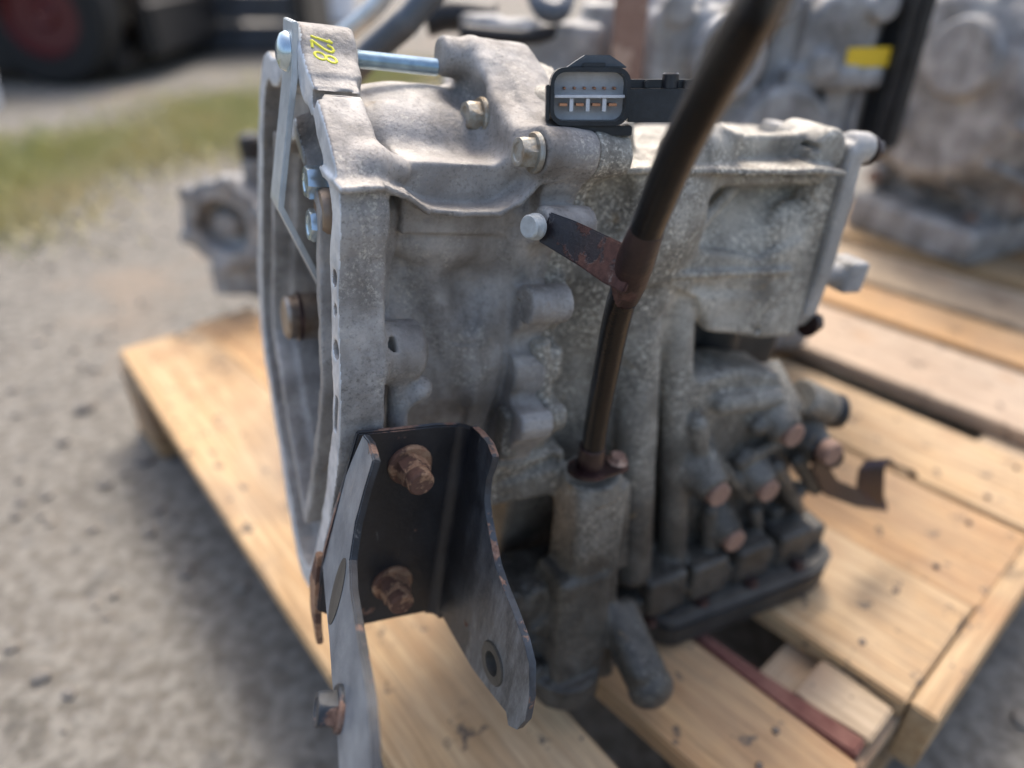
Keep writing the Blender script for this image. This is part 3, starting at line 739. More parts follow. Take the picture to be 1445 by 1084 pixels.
wr, XR, YR = wing([(655, 600), (664, 601), (675, 610), (688, 626), (695, 645), (692, 660), (686, 676), (683, 705), (686, 730), (690, 752), (699, 798), (710, 830), (722, 859), (739, 905), (747, 938), (747, 985), (741, 1017), (729, 1030), (717, 1024), (714, 1005), (694, 980), (666, 943), (640, 898), (622, 866), (614, 856)], [(695, 936, .0125)], P0, nR, 'right_wing', M['bracket'], .0065)
h = plane_hit(695, 936, P0, nR)
obj('bushing', bm_mesh('bushing', lathe([(.0072, -.0010), (.0122, -.0010), (.0130, -.0002), (.0130, .006), (.0072, .016), (.0072, -.0010)], 32)), M['oily'], wr, frame_M(h, nR))
# rolled fold between the back and the right wing
V = []; F = []; nth, nw = 9, 14; Rf = .0068
for j in range(nw+1):
    t = j/nw; ur, wr_ = 72-5*t, -68.5-147*t
    c_ = L2W((ur, VB+TH*1000+.25, wr_))+MB_*Rf-MA*(Rf)*1.0
    for side, rr in ((0, Rf+.0001), (1, Rf+TH)):
        for i in range(nth+1):
            a_ = math.pi/2*i/nth; V.append(c_+(MA*math.sin(a_)-MB_*math.cos(a_))*rr)
row = 2*(nth+1)
for j in range(nw):
    for side in (0, 1):
        for i in range(nth):
            a_ = j*row+side*(nth+1)+i; F.append((a_, a_+1, a_+1+row, a_+row))
for j in (0, nw):
    for i in range(nth): a_ = j*row+i; F.append((a_, a_+1, a_+nth+2, a_+nth+1))
for i in (0, nth):
    for j in range(nw): a_ = j*row+i; F.append((a_, a_+row, a_+row+nth+1, a_+nth+1))
fm = me_from('fold', V, F, T); bm = bmesh.new(); bm.from_mesh(fm); bmesh.ops.recalc_face_normals(bm, faces=bm.faces); obj('fold', bm_mesh('fold', bm, True, 50), M['bracket'], brk)
# left wing
Q0, Q1, Q2 = L2W((6, VB+2, -74)), L2W((-7, VB+2, -145)), L2W((1, 72, -48))
nL = (Q1-Q0).cross(Q2-Q0).normalized()
if nL.dot(MA) < 0: nL = -nL
wl, XL, YL = wing([(512, 613), (519, 622), (526, 650), (514, 690), (501, 738), (493, 790), (494, 830), (500, 870), (510, 930), (519, 985), (523, 1040), (525, 1150), (484, 1150), (478, 1084), (474, 1020), (468, 960), (464, 900), (459, 850), (455, 800), (457, 765), (468, 725), (482, 685), (498, 645)], [], Q0, nL, 'left_wing', M['wing'], -.03)
wl['label'] = 'worn blue-grey outer wing of the bracket, seen almost edge on'
h = plane_hit(480, 1000, Q0, nL); ob = add_bolt('bolt', h, -nL, bolt_mat(hexM8, M['bracket_edge']), None, wl)
h = plane_hit(476, 835, Q0, nL)
obj('wear_patch', bm_mesh('wear_patch', lathe([(.012, 0), (.012, .0004), (0, .0005)], 28)), M['oily'], wl, frame_M(h, -nL, MW)@Matrix.Diagonal((1.8, .8, 1, 1)))
# the rusty tab behind the left wing
tb = [L2W((-9, VB-4, -152)), L2W((-11, VB-6, -178)), L2W((-10, VB-7, -205)), L2W((-8, VB-4, -226))]
V, F = ribbon(tb, [MB_*.003, MB_*.008, MB_*.008, MB_*.003], .004); obj('rusty_tab', bev_mesh('rusty_tab', V, F, T), M['rust'], brk)
for px, py, lab in ((578, 655, 'brown rusty upper bolt of the bracket'), (553, 822, 'dark rusty lower bolt of the bracket')):
    p = LV(px, py, VB+4.5); add_bolt('bolt', L2W((p[0], VB+4.2, p[2])), MB_, bolt_r, None, brk, lab, .35)
    st = bolt_mat(bm_mesh('bolt_end', lathe([(.0078, 0), (.0078, .006), (.0066, .0072), (0, .0073)], 24)), M['rust'])
    add_bolt('bolt_end', L2W((p[0], VB+4.2+13.6, p[2])), MB_, st, None, brk)

# --- dipstick tube
tp = [(1100, -60, .185), (1075, 0, .212), (1018, 100, .245), (962, 205, .285), (918, 310, .325), (895, 375, .352), (873, 440, .385), (856, 520, .425), (843, 590, .46), (833, 655, .488)]
tw = [atd(*p) for p in tp]
V, F = tube_mesh(tw, [.0082]*4+[.0078]*6, 28)
tube = obj('dipstick_tube', me_from('dipstick_tube', V, F, T), M['tube'], T); tube['label'] = 'glossy black filler tube with rust, rising towards the camera'
cl = [atd(908, 335, .335), atd(897, 368, .349), atd(880, 420, .374)]
V, F = tube_mesh([atd(914, 322, .330), atd(905, 345, .339), atd(897, 368, .349), atd(889, 396, .362), atd(881, 420, .374)], [.0078, .0088, .0094, .0088, .0076], 28)
clamp = obj('tube_clamp', me_from('tube_clamp', V, F, T), M['rust_dark'], tube)
bc = L2W((LU(764, 320, 106)))
arm = [bc+MA*.002, atd(800, 335, .385), atd(832, 352, .372), atd(866, 372, .356), atd(895, 384, .349)]
wd = [(MW*.95+MA*.25)*.0085, (MW*.9+MA*.3)*.0100, (MW*.9+MA*.3)*.0105, (MW*.92+MA*.3)*.0110, (MW*.95+MA*.25)*.0115]
V, F = ribbon(arm, wd, .0032); obj('clamp_arm', bev_mesh('clamp_arm', V, F, T), painted_rust('clamp_paint', (.012, .012, .015), (.04, .03, .032), .52, .28, rust=((.045, .018, .015), (.10, .045, .035))), clamp)
bolt_w = bolt_mat(bm_mesh('clamp_bolt', lathe([(.0072, 0), (.0072, .002), (.0066, .0028), (.0064, .006), (.0056, .0068), (0, .0066)], 28)), M['bolt_white'])
add_bolt('bolt', bc-MA*.003, (-MA+MB_*.35+MW*.1), bolt_w, None, clamp, 'chalky white bolt head on the clamp arm')
# foot of the tube
V, F = tube_mesh([atd(836, 628, .476), atd(834, 645, .484), atd(832, 662, .491)], [.0082, .0092, .0092], 28)
obj('tube_collar', me_from('tube_collar', V, F, T), M['rust_dark'], tube)
c0 = atd(832, 658, .488); Xp = MA.copy(); Yp = (MB_*1.0).normalized(); Zp = Xp.cross(Yp); Zp = Zp if Zp.z > 0 else -Zp
fo = [(.016*math.cos(t), .013*math.sin(t)) for t in np.linspace(math.pi*.35, math.pi*1.65, 14)]+[(.022, -.0095), (.028, -.007), (.031, 0), (.028, .007), (.022, .0095)]
fp = plate(fo, [], .0035, Xp, Yp, Zp, c0-Zp*.004, 'tube_flange', tube, M['rust_dark'])
add_bolt('bolt', c0+Xp*.0225, Zp, bolt_mat(bm_mesh('flange_bolt', hex_head(.010, .004, .0075, .0015)), M['rust_light']), None, tube, 'pale topped rusty bolt at the foot of the tube')

# --- retaining strap with its long stud
sv = -104
s0 = L2W((-3, sv, 126)); s1 = L2W((-3.2, sv, 100)); s2 = L2W(LV(391, 285, sv+6)); s3 = L2W(LV(458, 412, sv+10)); s2a = s2.lerp(s1, .06); s2b = s2.lerp(s3, .06)
V, F = ribbon([s0, s1, s2a, s2, s2b, s3], [MB_*.0125]*6, .0034)
strap = obj('retaining_strap', bev_mesh('retaining_strap', V, F, T, .0006), M['zinc'], T); strap['label'] = 'bright galvanised bent strap bolted across the bell mouth'
hb_ = L2W((-4.9, -103, 110)); add_bolt('bolt_head', hb_, -MA, bolt_mat(bm_mesh('dome_head', lathe([(.0105, 0), (.0105, .0012), (.0088, .004), (.005, .0058), (0, .0063)], 32)), M['zinc_bright']), None, strap)
prof = [(0, .028), (.0049, .028)]
z = .029
while z < .082: prof += [(.0050, z), (.0043, z+.0006)]; z += .0012
prof += [(.0042, z), (0, z)]
obj('stud', bm_mesh('stud', lathe(prof, 20), True, 60), M['zinc_bright'], strap, frame_M(L2W((0, -103, 110)), MA))

# --- electrical connector of the selector switch
def rrect(w, h, r, n=6, sx=0):
    P = []
    for cx, cy, a0 in ((w/2-r, h/2-r, 0), (-w/2+r, h/2-r, 90), (-w/2+r, -h/2+r, 180), (w/2-r, -h/2+r, 270)):
        for k in range(n+1): a = rad(a0+90*k/n); P.append((cx+r*math.cos(a), cy+r*math.sin(a)))
    return P
cc = L2W(LV(833, 137, -10)); CZv = ((Vector(EYE)-cc).normalized()*.9+MB_*.2).normalized()
CXv = MA+MW*.09; CXv = (CXv-CZv*CXv.dot(CZv)).normalized(); CYv = CZv.cross(CXv); CYv = CYv if CYv.z > 0 else -CYv
conn = plate(rrect((.0425), .0290, .0075), [rrect(.0385, .0245, .006)], .018, CXv, CYv, CZv, cc-CZv*.018, 'switch_connector', T, M['black_plastic'], .0006)
conn['label'] = 'black plastic plug socket with copper pins on top of the case'
plate(rrect(.0384, .0244, .0058), [], .004, CXv, CYv, CZv, cc-CZv*.0165, 'socket_floor', conn, M['grey_plastic'], .0003)
pr = bolt_mat(bm_mesh('pin', lathe([(.0008, 0), (.0008, .008), (.0004, .0092), (0, .0093)], 10)), M['copper'])
pbm = bmesh.new(); bmesh.ops.create_cube(pbm, size=1); bmesh.ops.scale(pbm, vec=(.0042, .0014, .010), verts=pbm.verts); bmesh.ops.translate(pbm, vec=(0, 0, .005), verts=pbm.verts); pbig = bolt_mat(bm_mesh('blade_pin', pbm), M['copper'])
MM = Matrix((CXv, CYv, CZv)).transposed().to_4x4()
def cpt(x, y, z): return cc+CXv*x+CYv*y+CZv*z
def cmat(x, y, z): m_ = MM.copy(); m_.translation = cpt(x, y, z); return m_
for k in range(6): obj('pin', pr, None, conn, cmat(-.0135+.0054*k, .0042, -.0135))
for k in range(4): obj('blade_pin', pbig, None, conn, cmat(-.0140+.0089*k, -.0040, -.0135))
def cbox(name, x0, x1, y0, y1, z0, z1, m, par, bev=.0005):
    P = [(x0, y0), (x1, y0), (x1, y1), (x0, y1)]; return plate(P, [], z1-z0, CXv, CYv, CZv, cc+CZv*z0, name, par, m, bev)
cbox('divider', -.0190, .0190, -.0006, .0010, -.0138, -.003, M['grey_plastic'], conn, .0002)
for k in range(3): cbox('divider', -.0107+.0089*k, -.0086+.0089*k, -.0075, -.0008, -.0138, -.004, M['grey_plastic'], conn, .0002)
sw = cbox('switch_body', -.026, .024, -.020, -.0148, -.030, -.004, M['black_plastic'], T); 
cbox('side_rib', -.0235, -.0214, -.012, .006, -.016, -.002, M['black_plastic'], conn)
armb = cbox('switch_arm', .0214, .062, -.013, .004, -.024, -.006, M['black_plastic'], T)
cbox('arm_ledge', .0216, .060, .0042, .0085, -.024, -.013, M['black_plastic'], armb)
cbox('arm_fin', .030, .0322, .0043, .0080, -.0128, -.008, M['black_plastic'], armb); cbox('arm_fin', .0515, .0537, .0043, .0080, -.0128, -.008, M['black_plastic'], armb)
obj('arm_post', bm_mesh('arm_post', lathe([(.0045, 0), (.0045, .007), (.0038, .0078), (0, .0078)], 20)), M['black_plastic'], armb, frame_M(cpt(.0445, .0042, -.0125), CYv))
# latch on top of the socket
lt = plate([(-.013, .0142), (.020, .0142), (.016, .017), (.010, .0205), (-.003, .0205), (-.008, .0175)], [], .012, CXv, CYv, CZv, cc-CZv*.017, 'latch', conn, simple('weathered_plastic', (.10, .11, .12), 0, .45, 80, .3), .0008)
cbox('latch_clip', -.0045, .0075, .0145, .0168, -.0045, -.001, M['black_plastic'], conn, .0004)

# --- black plug and rusty cable bracket at the lower right
p = atd(1158, 577, .66); obj('rubber_cap', bm_mesh('rubber_cap', lathe([(0, .022), (.012, .022), (.0155, .019), (.0165, .012), (.0165, -.015), (0, -.015)], 32)), M['rubber'], T, frame_M(p, (MB_*.5+MA)))
q = LV(1165, 636, 6); qb = L2W(q)
bk = root_b = None
pth = [L2W(LV(1160, 632, 3)), L2W(LV(1158, 662, 3)), L2W(LV(1172, 688, 4)), L2W(LV(1208, 702, 6)), L2W(LV(1250, 713, 8))]
V, F = ribbon(pth, [MA*.012, MA*.011, (MA*.6+MW*.7)*.010, MW*.0085-MB_*.004, MW*.005-MB_*.004], .003)
cbk = obj('cable_bracket', bev_mesh('cable_bracket', V, F, T), M['rust_dark'], T); cbk['label'] = 'small dark red rusty cable bracket jutting out at the lower right'
hk = [L2W(LV(1228, 712, 6)), L2W(LV(1228, 680, 6)), L2W(LV(1230, 660, 4)), L2W(LV(1238, 650, 2)), L2W(LV(1262, 656, 0)), L2W(LV(1284, 664, 0)), L2W(LV(1290, 672, 2))]
V, F = ribbon(hk, [Vector((1, .15, 0))*.014]*2+[Vector((1, .15, 0))*.013]*2+[(MB_*.6+MW*.2)*.007]*3, .003); obj('bracket_hook', bev_mesh('bracket_hook', V, F, T), M['rust_dark'], cbk)
add_bolt('bolt', L2W(LV(1164, 638, 4)), MB_, bolt_mat(hexM10, M['rust_dark']), None, cbk); add_bolt('bolt_end', L2W(LV(1168, 636, 16)), MB_, stubm, None, cbk)

# --- yellow paint-marker number on the rim
def marker(px_strokes, keys, r, name, par):
    V = []; F = []
    for st in px_strokes:
        P = []
        for i in range(len(st)-1):
            for k in range(6): t = k/6; P.append((st[i][0]*(1-t)+st[i+1][0]*t, st[i][1]*(1-t)+st[i+1][1]*t))
        P.append(st[-1]); W_ = []
        for x, y in P:
            q, n = hit(x, y, keys)
            if q is not None: W_.append(q-n*.00045)
        if len(W_) < 2: continue
        v, f = tube_mesh(W_, [r]*len(W_), 6, True, 1); k = len(V); V += v; F += [tuple(i+k for i in g_) for g_ in f]
    return obj(name, me_from(name, V, F, par), M['yellow'], par)
def crp(l): return [(340+(630+(x-630)*1.12)*220/1192, (345+(y-345)*1.22)*200/1084) for x, y in l]
def loop(cx, cy, rx, ry, n=14): return [(cx+rx*math.cos(2*math.pi*k/n), cy+ry*math.sin(2*math.pi*k/n)) for k in range(n+1)]
def dig(ox, oy, pts): return crp([(ox+Y*150+X*8, oy+Y*46+X*52) for X, Y in pts])
marker([dig(538, 262, [(.5, 0), (.5, .5), (.5, 1)]), dig(538, 262, [(.5, 1), (.28, .82)]),
        dig(548, 312, [(0, .72), (.12, .92), (.42, 1), (.72, .92), (.8, .72), (.55, .42), (.05, 0)]), dig(548, 312, [(.05, 0), (.5, 0), (.95, 0)]),
        dig(566, 378, [(.45+.42*math.sin(k/14*6.2832), .26+.26*math.cos(k/14*6.2832)) for k in range(15)]), dig(566, 378, [(.45+.36*math.sin(k/14*6.2832), .77-.24*math.cos(k/14*6.2832)) for k in range(15)])], ['bell'], .0010, 'painted_number', bell_o)['label'] = 'hand-written yellow number 128 on the rim'
# ------------------------------------------------------------------ pallet
def wood(name, c0, c1, knot=.0, rot=0., dark=.3):
    m, nt, p = mat(name); g = G(nt)
    v = g.mapv((26, 1.6, 26)); n1 = g.noise(3.0, 6, .6, vec=v, dist=.8); v2 = g.mapv((190, 7, 190)); n2 = g.noise(2., 4, .6, vec=v2)
    c = g.mix(g.ramp(n1, [(.35, 0.), (.7, 1.)]), c0, c1)
    c = g.mix(g.math('MULTIPLY', g.ramp(n2, [(.42, 0.), (.66, 1.)]), .55), c, tuple(i*.5 for i in c1))
    k = g.ramp(g.noise(7, 3, .5), [(.56, 0.), (.70, 1.)]); c = g.mix(g.math('MULTIPLY', k, .7), c, (.42, .20, .06))
    st = g.ramp(g.noise(5, 5, .6), [(.46, 0.), (.70, 1.)]); c = g.mix(g.math('MULTIPLY', st, dark*1.9), c, (.16, .10, .06))
    sp = g.ramp(g.noise(48, 3, .6), [(.335, 1.), (.375, 0.)]); c = g.mix(g.math('MULTIPLY', sp, .8), c, (.045, .038, .034))
    oil = g.ramp(g.noise(9, 6, .7, dist=.5), [(.585, 0.), (.68, 1.)]); c = g.mix(g.math('MULTIPLY', oil, .6), c, (.05, .042, .036))
    gw = g.ramp(g.noise(3.5, 5, .6), [(.45, 0.), (.7, 1.)]); c = g.mix(g.math('MULTIPLY', gw, .4), c, (.33, .29, .24))
    g.set(p, 'Base Color', c); g.set(p, 'Roughness', .72)
    b = g.bump(n1, .25, .002); b = g.bump(n2, .35, .0006, b); g.set(p, 'Normal', b); return m
WD = [wood('pine_pale', (.64, .45, .25), (.48, .29, .13)), wood('pine_warm', (.60, .38, .18), (.43, .23, .095)), wood('pine_pink', (.56, .43, .31), (.46, .33, .23), dark=.2), wood('pine_dusty', (.54, .42, .29), (.40, .29, .18), dark=.45)]
M['bark'] = simple('red_brown_bark', (.13, .045, .035), 0, .85, 60, .4, (.22, .10, .075), 1.0, 90)
PAZ = rad(138)                                     # boards run from far left to near right
BD = Vector((math.sin(PAZ), math.cos(PAZ), 0)); BN = Vector((-BD.y, BD.x, 0)); BN = BN if BN.x > 0 else -BN    # across the boards, to the right and away
def cr(p): return Vector(p).dot(BN)
E_RIGHT = max(onz(1275, 985, 0).dot(BD), onz(1445, 800, 0).dot(BD))
e_r = (onz(1275, 985, 0).dot(BD)+onz(1445, 800, 0).dot(BD))/2
e_l = (onz(185, 495, 0).dot(BD)+onz(300, 445, 0).dot(BD))/2
o_of = lambda x, y: onz(x, y, 0).dot(BN)
offs = dict(Ledge=(o_of(185, 520)+o_of(450, 920))/2, g5=o_of(800, 1020), g4=o_of(915, 1022), r4=o_of(1100, 990), r3=o_of(1190, 932), g3=o_of(1270, 575), g3h=o_of(1270, 540), r12=o_of(1300, 474))
print('pallet', {k: round(v, 3) for k, v in offs.items()}, 'ends', round(e_l, 3), round(e_r, 3))
PALLET = root('pallet', BD*((e_l+e_r)/2)+BN*.45+Vector((0, 0, -.145)), 'pale pine wood pallet with dirty boards under the transmission', 'pallet')
def board(name, d0, d1, n0, n1, z0, z1, m, par, wav=.002, seg=10, skew=0.):
    """sawn board along BD"""
    bm = bmesh.new(); b0 = base_of(par); rings = []; s = random.random()*10
    mid = BD*((d0+d1)/2)+BN*((n0+n1)/2)+Vector((0, 0, (z0+z1)/2))
    yx = Matrix((BN, BD, Vector((0, 0, 1)))).transposed().to_4x4()
    for i in range(seg+1):
        t = i/seg; d = (d0+(d1-d0)*t)-(d0+d1)/2; h = (n1-n0)/2; w0 = wav*math.sin(s+t*5); w1 = wav*math.sin(s*2+t*4); zz = wav*.5*math.sin(s*3+t*3)
        rings.append([bm.verts.new(Vector(p)) for p in ((-h+w0, d, z0-mid.z), (h+w1, d, z0-mid.z), (h+w1, d, z1-mid.z+zz), (-h+w0, d, z1-mid.z+zz))])
    for a, b in zip(rings, rings[1:]):
        for k in range(4): bm.faces.new((a[k], a[(k+1) % 4], b[(k+1) % 4], b[k]))
    bm.faces.new(rings[0]); bm.faces.new(rings[-1][::-1]); bmesh.ops.recalc_face_normals(bm, faces=bm.faces)
    es = [e for e in bm.edges if len(e.link_faces) == 2 and e.calc_face_angle(0) > rad(40)]
    bmesh.ops.bevel(bm, geom=es, offset=.0022, segments=2, affect='EDGES')
    me = bm_mesh(name, bm, True, 50); M_ = yx.copy()@Matrix.Rotation(skew, 4, 'Z'); M_.translation = mid; return obj(name, me, m, par, M_)
o = offs; T_B = .022; SKEW = rad(4.2)
bds = [(o['Ledge'], o['g5'], 0, .0), (o['g4'], o['r4'], 1, .0), (o['r3'], o['r3']+.148, 0, .0), (o['r3']+.151, o['r3']+.30, 1, -.002), (o['r3']+.303, o['g3'], 0, 0), (o['g3h'], o['r12']-.004, 2, 0), (o['r12']+.002, o['r12']+.12, 1, .003), (o['r12']+.15, o['r12']+.30, 3, 0), (o['r12']+.34, o['r12']+.46, 0, 0), (o['r12']+.48, o['r12']+.6, 1, 0)]
for i, (a_, b_, m_, dz) in enumerate(bds):
    j = random.uniform(-.006, .006) if i else 0
    if i == 0:                                     # the outer board sits askew
        board('board', -1.115, e_r+.01, .160, .300, -T_B, 0, WD[0], PALLET, skew=SKEW)
        continue
    board('board', e_l+j, e_r+j, a_, b_, -T_B+dz, dz, WD[m_], PALLET)
# cross bearers under the boards, then blocks and skids
nA, nB = .19, o['r12']+.6
def cross(name, d0, d1, n0, n1, z0, z1, m, par):
    bm = bmesh.new(); bmesh.ops.create_cube(bm, size=1)
    mid = BD*((d0+d1)/2)+BN*((n0+n1)/2)+Vector((0, 0, (z0+z1)/2))
    bmesh.ops.scale(bm, vec=(d1-d0, n1-n0, z1-z0), verts=bm.verts); bmesh.ops.bevel(bm, geom=list(bm.edges), offset=.002, segments=2, affect='EDGES')
    me = bm_mesh(name, bm, True, 50); yx = Matrix((BD, BN, Vector((0, 0, 1)))).transposed().to_4x4(); yx.translation = mid
    return obj(name, me, m, par, yx)
for d0, wdt in ((e_r-.11, .105), ((e_l+e_r)/2-.05, .10), (e_l+.008, .10)):
    cross('bearer', d0, d0+wdt, nA, nB, -T_B-.023, -T_B-.0015, WD[3], PALLET)
    for n0 in (nA, (nA+nB)/2-.07, nB-.14):
        cross('block', d0+.004, d0+wdt-.004, n0, n0+.14, -.123, -T_B-.0245, WD[1], PALLET)
    cross('skid', d0-.002, d0+wdt+.002, nA, nB, -.1445, -.1245, WD[0], PALLET)
cross('edge_rail', e_r-.003, e_r+.019, o['r3']+.004, nB, -.075, -.0235+.021, WD[0], PALLET)
nail = bm_mesh('nail', lathe([(.0030, -.002), (.0030, .0006), (0, .0009)], 12)); nail.materials.append(M['rust_dark'])
for i, (a_, b_, m_, dz) in enumerate(bds):
    for d_ in (e_r-.055, (e_l+e_r)/2, e_l+.06):
        for n_ in (a_+.03, b_-.03):
            if i: obj('nail', nail, None, PALLET, Matrix.Translation(BD*(d_+random.uniform(-.01, .01))+BN*(n_+random.uniform(-.006, .006))+Vector((0, 0, dz+.0009))))
# bark-edged piece in the gap
board('bark_edge', e_r-.20, e_r-.012, o['r4']+.002, o['r4']+.020, -.020, -.003, M['bark'], PALLET, .003)
board('offcut', e_r-.075, e_r-.01, o['r4']+.024, o['r3']-.004, -.019, -.008, WD[3], PALLET, .002)

# ------------------------------------------------------------------ ground
GZ = -.145
def grid_mesh(name, x0, x1, y0, y1, nx, ny, fn):
    xs = np.linspace(x0, x1, nx); ys = np.linspace(y0, y1, ny); X, Y = np.meshgrid(xs, ys, indexing='ij'); Z = fn(X, Y)
    V = np.stack([X, Y, Z], -1).reshape(-1, 3); i = np.arange(nx*ny).reshape(nx, ny)
    Q = np.stack([i[:-1, :-1], i[1:, :-1], i[1:, 1:], i[:-1, 1:]], -1).reshape(-1, 4)
    return me_quads(name, V, Q)
m, nt_, p = mat('gravelly_asphalt'); g = G(nt_)
c = g.mix(g.ramp(g.noise(6, 6, .65), [(.35, 0.), (.68, 1.)]), (.175, .157, .130), (.12, .11, .092))
c = g.mix(g.ramp(g.noise(60, 4, .6), [(.4, 0.), (.62, 1.)]), c, (.245, .23, .20))
c = g.mix(g.math('MULTIPLY', g.ramp(g.noise(22, 3, .5), [(.60, 0.), (.70, 1.)]), .45), c, (.07, .068, .066))
c = g.mix(g.ramp(g.noise(2.2, 4, .6), [(.55, 0.), (.66, .7)]), c, (.25, .20, .15))
g.set(p, 'Base Color', c); g.set(p, 'Roughness', .88); b = g.bump(g.noise(120, 5, .7), .6, .006); g.set(p, 'Normal', g.bump(g.noise(25, 4), .5, .012, b))
ground = obj('ground', grid_mesh('ground', -150, 150, -20, 300, 40, 40, lambda X, Y: X*0+GZ), m); ground['kind'] = 'structure'; ground['label'] = 'grey dusty gravel and worn asphalt yard'
# loose stones
def stone_mesh(r, seed):
    bm = bmesh.new(); bmesh.ops.create_icosphere(bm, subdivisions=1, radius=r); rs = random.Random(seed)
    for v in bm.verts: v.co *= rs.uniform(.75, 1.2); v.co.z *= .6
    return [tuple(v.co) for v in bm.verts], [tuple(v.index for v in f.verts) for f in bm.faces]
protos = [stone_mesh(1, i) for i in range(6)]
V = []; F = []
for i in range(1900):
    y = random.uniform(.15, 3.4)**1.0; x = random.uniform(-1.9, 1.6) if random.random() < .8 else random.uniform(-3, 3)
    P = Vector((x, y, 0)); d, n = P.dot(BD), P.dot(BN)
    if e_l-.02 < d < e_r+.03 and nA-.02 < n < nB+.02: continue
    r = random.uniform(.003, .011)*(1.8 if random.random() < .06 else 1)
    v, f = random.choice(protos); a_ = random.random()*6.28; ca, sa = math.cos(a_)*r, math.sin(a_)*r; k = len(V)
    V += [(x+q[0]*ca-q[1]*sa, y+q[0]*sa+q[1]*ca, GZ+q[2]*r+r*.25) for q in v]; F += [tuple(j+k for j in t) for t in f]
gv = obj('gravel', me_from('gravel', V, F, None, False), simple('stones', (.26, .235, .20), 0, .85, 3, .5, (.11, .105, .10))); tag(gv, 'loose pale and dark gravel stones scattered over the yard', 'gravel', kind='stuff')
# grass strip at the left behind
V = []; F = []
for i in range(15000):
    t = random.uniform(-1.6, 2.6); pp = random.gauss(0, .25)+.12*math.sin(t*7); x = -1.62+.43*t-.9*pp; y = 2.3+.9*t+.43*pp
    h = random.uniform(.03, .09); a_ = random.random()*6.28; w_ = random.uniform(.003, .006); lx, ly = random.gauss(0, .03), random.gauss(0, .03); k = len(V)
    V += [(x-w_*math.cos(a_), y-w_*math.sin(a_), GZ), (x+w_*math.cos(a_), y+w_*math.sin(a_), GZ), (x+lx+w_*.5, y+ly, GZ+h*.6), (x+lx*1.8, y+ly*1.8, GZ+h)]; F += [(k, k+1, k+2), (k, k+2, k+3)]
m, nt_, p = mat('dry_grass'); g = G(nt_); g.set(p, 'Base Color', g.mix(g.ramp(g.noise(1.6, 4), [(.4, 0.), (.6, 1.)]), (.40, .40, .17), (.56, .48, .27))); g.set(p, 'Roughness', .8)
gr = obj('grass', me_from('grass', V, F, None, False), m); tag(gr, 'blurred strip of yellow-green grass along the yard edge', 'grass', kind='stuff')
# ------------------------------------------------------------------ blurred things behind
def frame_at(org, az):
    ax = np.array([math.sin(az), math.cos(az), 0]); bx = np.array([math.cos(az), -math.sin(az), 0]); O = np.array(org)
    return lambda P: O+(P[:, 0:1]*ax+P[:, 1:2]*bx+P[:, 2:3]*np.array([0, 0, 1.]))/1000
def hose(pts, r, name, m, par, ridges=0):
    if ridges:
        P = [Vector(p) for p in pts]; out = []; rr = []; n = ridges
        for i in range(n+1):
            t = i/n*(len(P)-1); k = min(int(t), len(P)-2); q = P[k].lerp(P[k+1], t-k); out.append(q); rr.append(r if i % 2 else r*.86)
        V, F = tube_mesh(out, rr, 16, True, 1)
    else: V, F = tube_mesh(pts, [r]*len(pts), 16)
    return obj(name, me_from(name, V, F, par), m, par)
# ribbed bell housing of another transmission, right behind
U2 = root('transmission', Vector((.84, 1.42, 0)), 'pale grey ribbed transmission, far out of focus at the right', 'transmission', 'transmissions on the pallet behind')
S = SDF((-260, -270, -5), (330, 270, 520), 4.5)
S.add(cyl((-70, 0, 235), (40, 0, 235), 120, 14, 165), 8); S.add(cyl((30, 0, 240), (190, 0, 240), 178, 10, 235), 6); S.add(cyl((185, 0, 240), (215, 0, 240), 240, 4), 4); S.add(cyl((20, 0, 235), (44, 0, 235), 200, 4), 4)
for k in range(26):
    a_ = 2*math.pi*k/26; c, s_ = math.cos(a_), math.sin(a_)
    S.add(cap((44, 186*c, 240+186*s_), (186, 236*c, 240+236*s_), 6, 6), 4)
    if k % 2: S.add(cap((-60, 126*c, 235+126*s_), (20, 168*c, 235+172*s_), 6, 7), 5); S.add(cyl((0, 192*c, 235+192*s_), (46, 192*c, 235+192*s_), 15, 3), 4)
S.add(cyl((-90, 30, 280), (-60, 30, 280), 50, 4), 5); S.add(cyl((-84, -60, 180), (-60, -60, 180), 26, 4), 4); S.add(cyl((110, 190, 180), (110, 245, 170), 30, 4), 5)
S.add(box((60, 0, 30), (110, 110, 28), rd=8), 6); S.wobble(1, 20)
fr0 = frame_at(U2.location, rad(62)); fr = lambda P: fr0(np.asarray(P)*1.28); cast('bell_housing', S, M['far_cast'], U2, None, fr)
bf = bolt_mat(bm_mesh('far_bolt', hex_head(.018, .012, .014, .003)), M['rust_light']); ax2 = Vector((math.sin(rad(62)), math.cos(rad(62)), 0))
for k in range(1, 26, 2):
    a_ = 2*math.pi*k/26; P = Vector(fr(np.array([[-1., 192*math.cos(a_), 235+192*math.sin(a_)]]))[0]); add_bolt('bolt', P, -ax2, bf, None, U2)
hose([Vector(fr(np.array([p], float))[0]) for p in ((-80, 60, 390), (-40, 130, 410), (40, 190, 420), (140, 190, 470))], .013, 'hose', M['rubber'], U2)
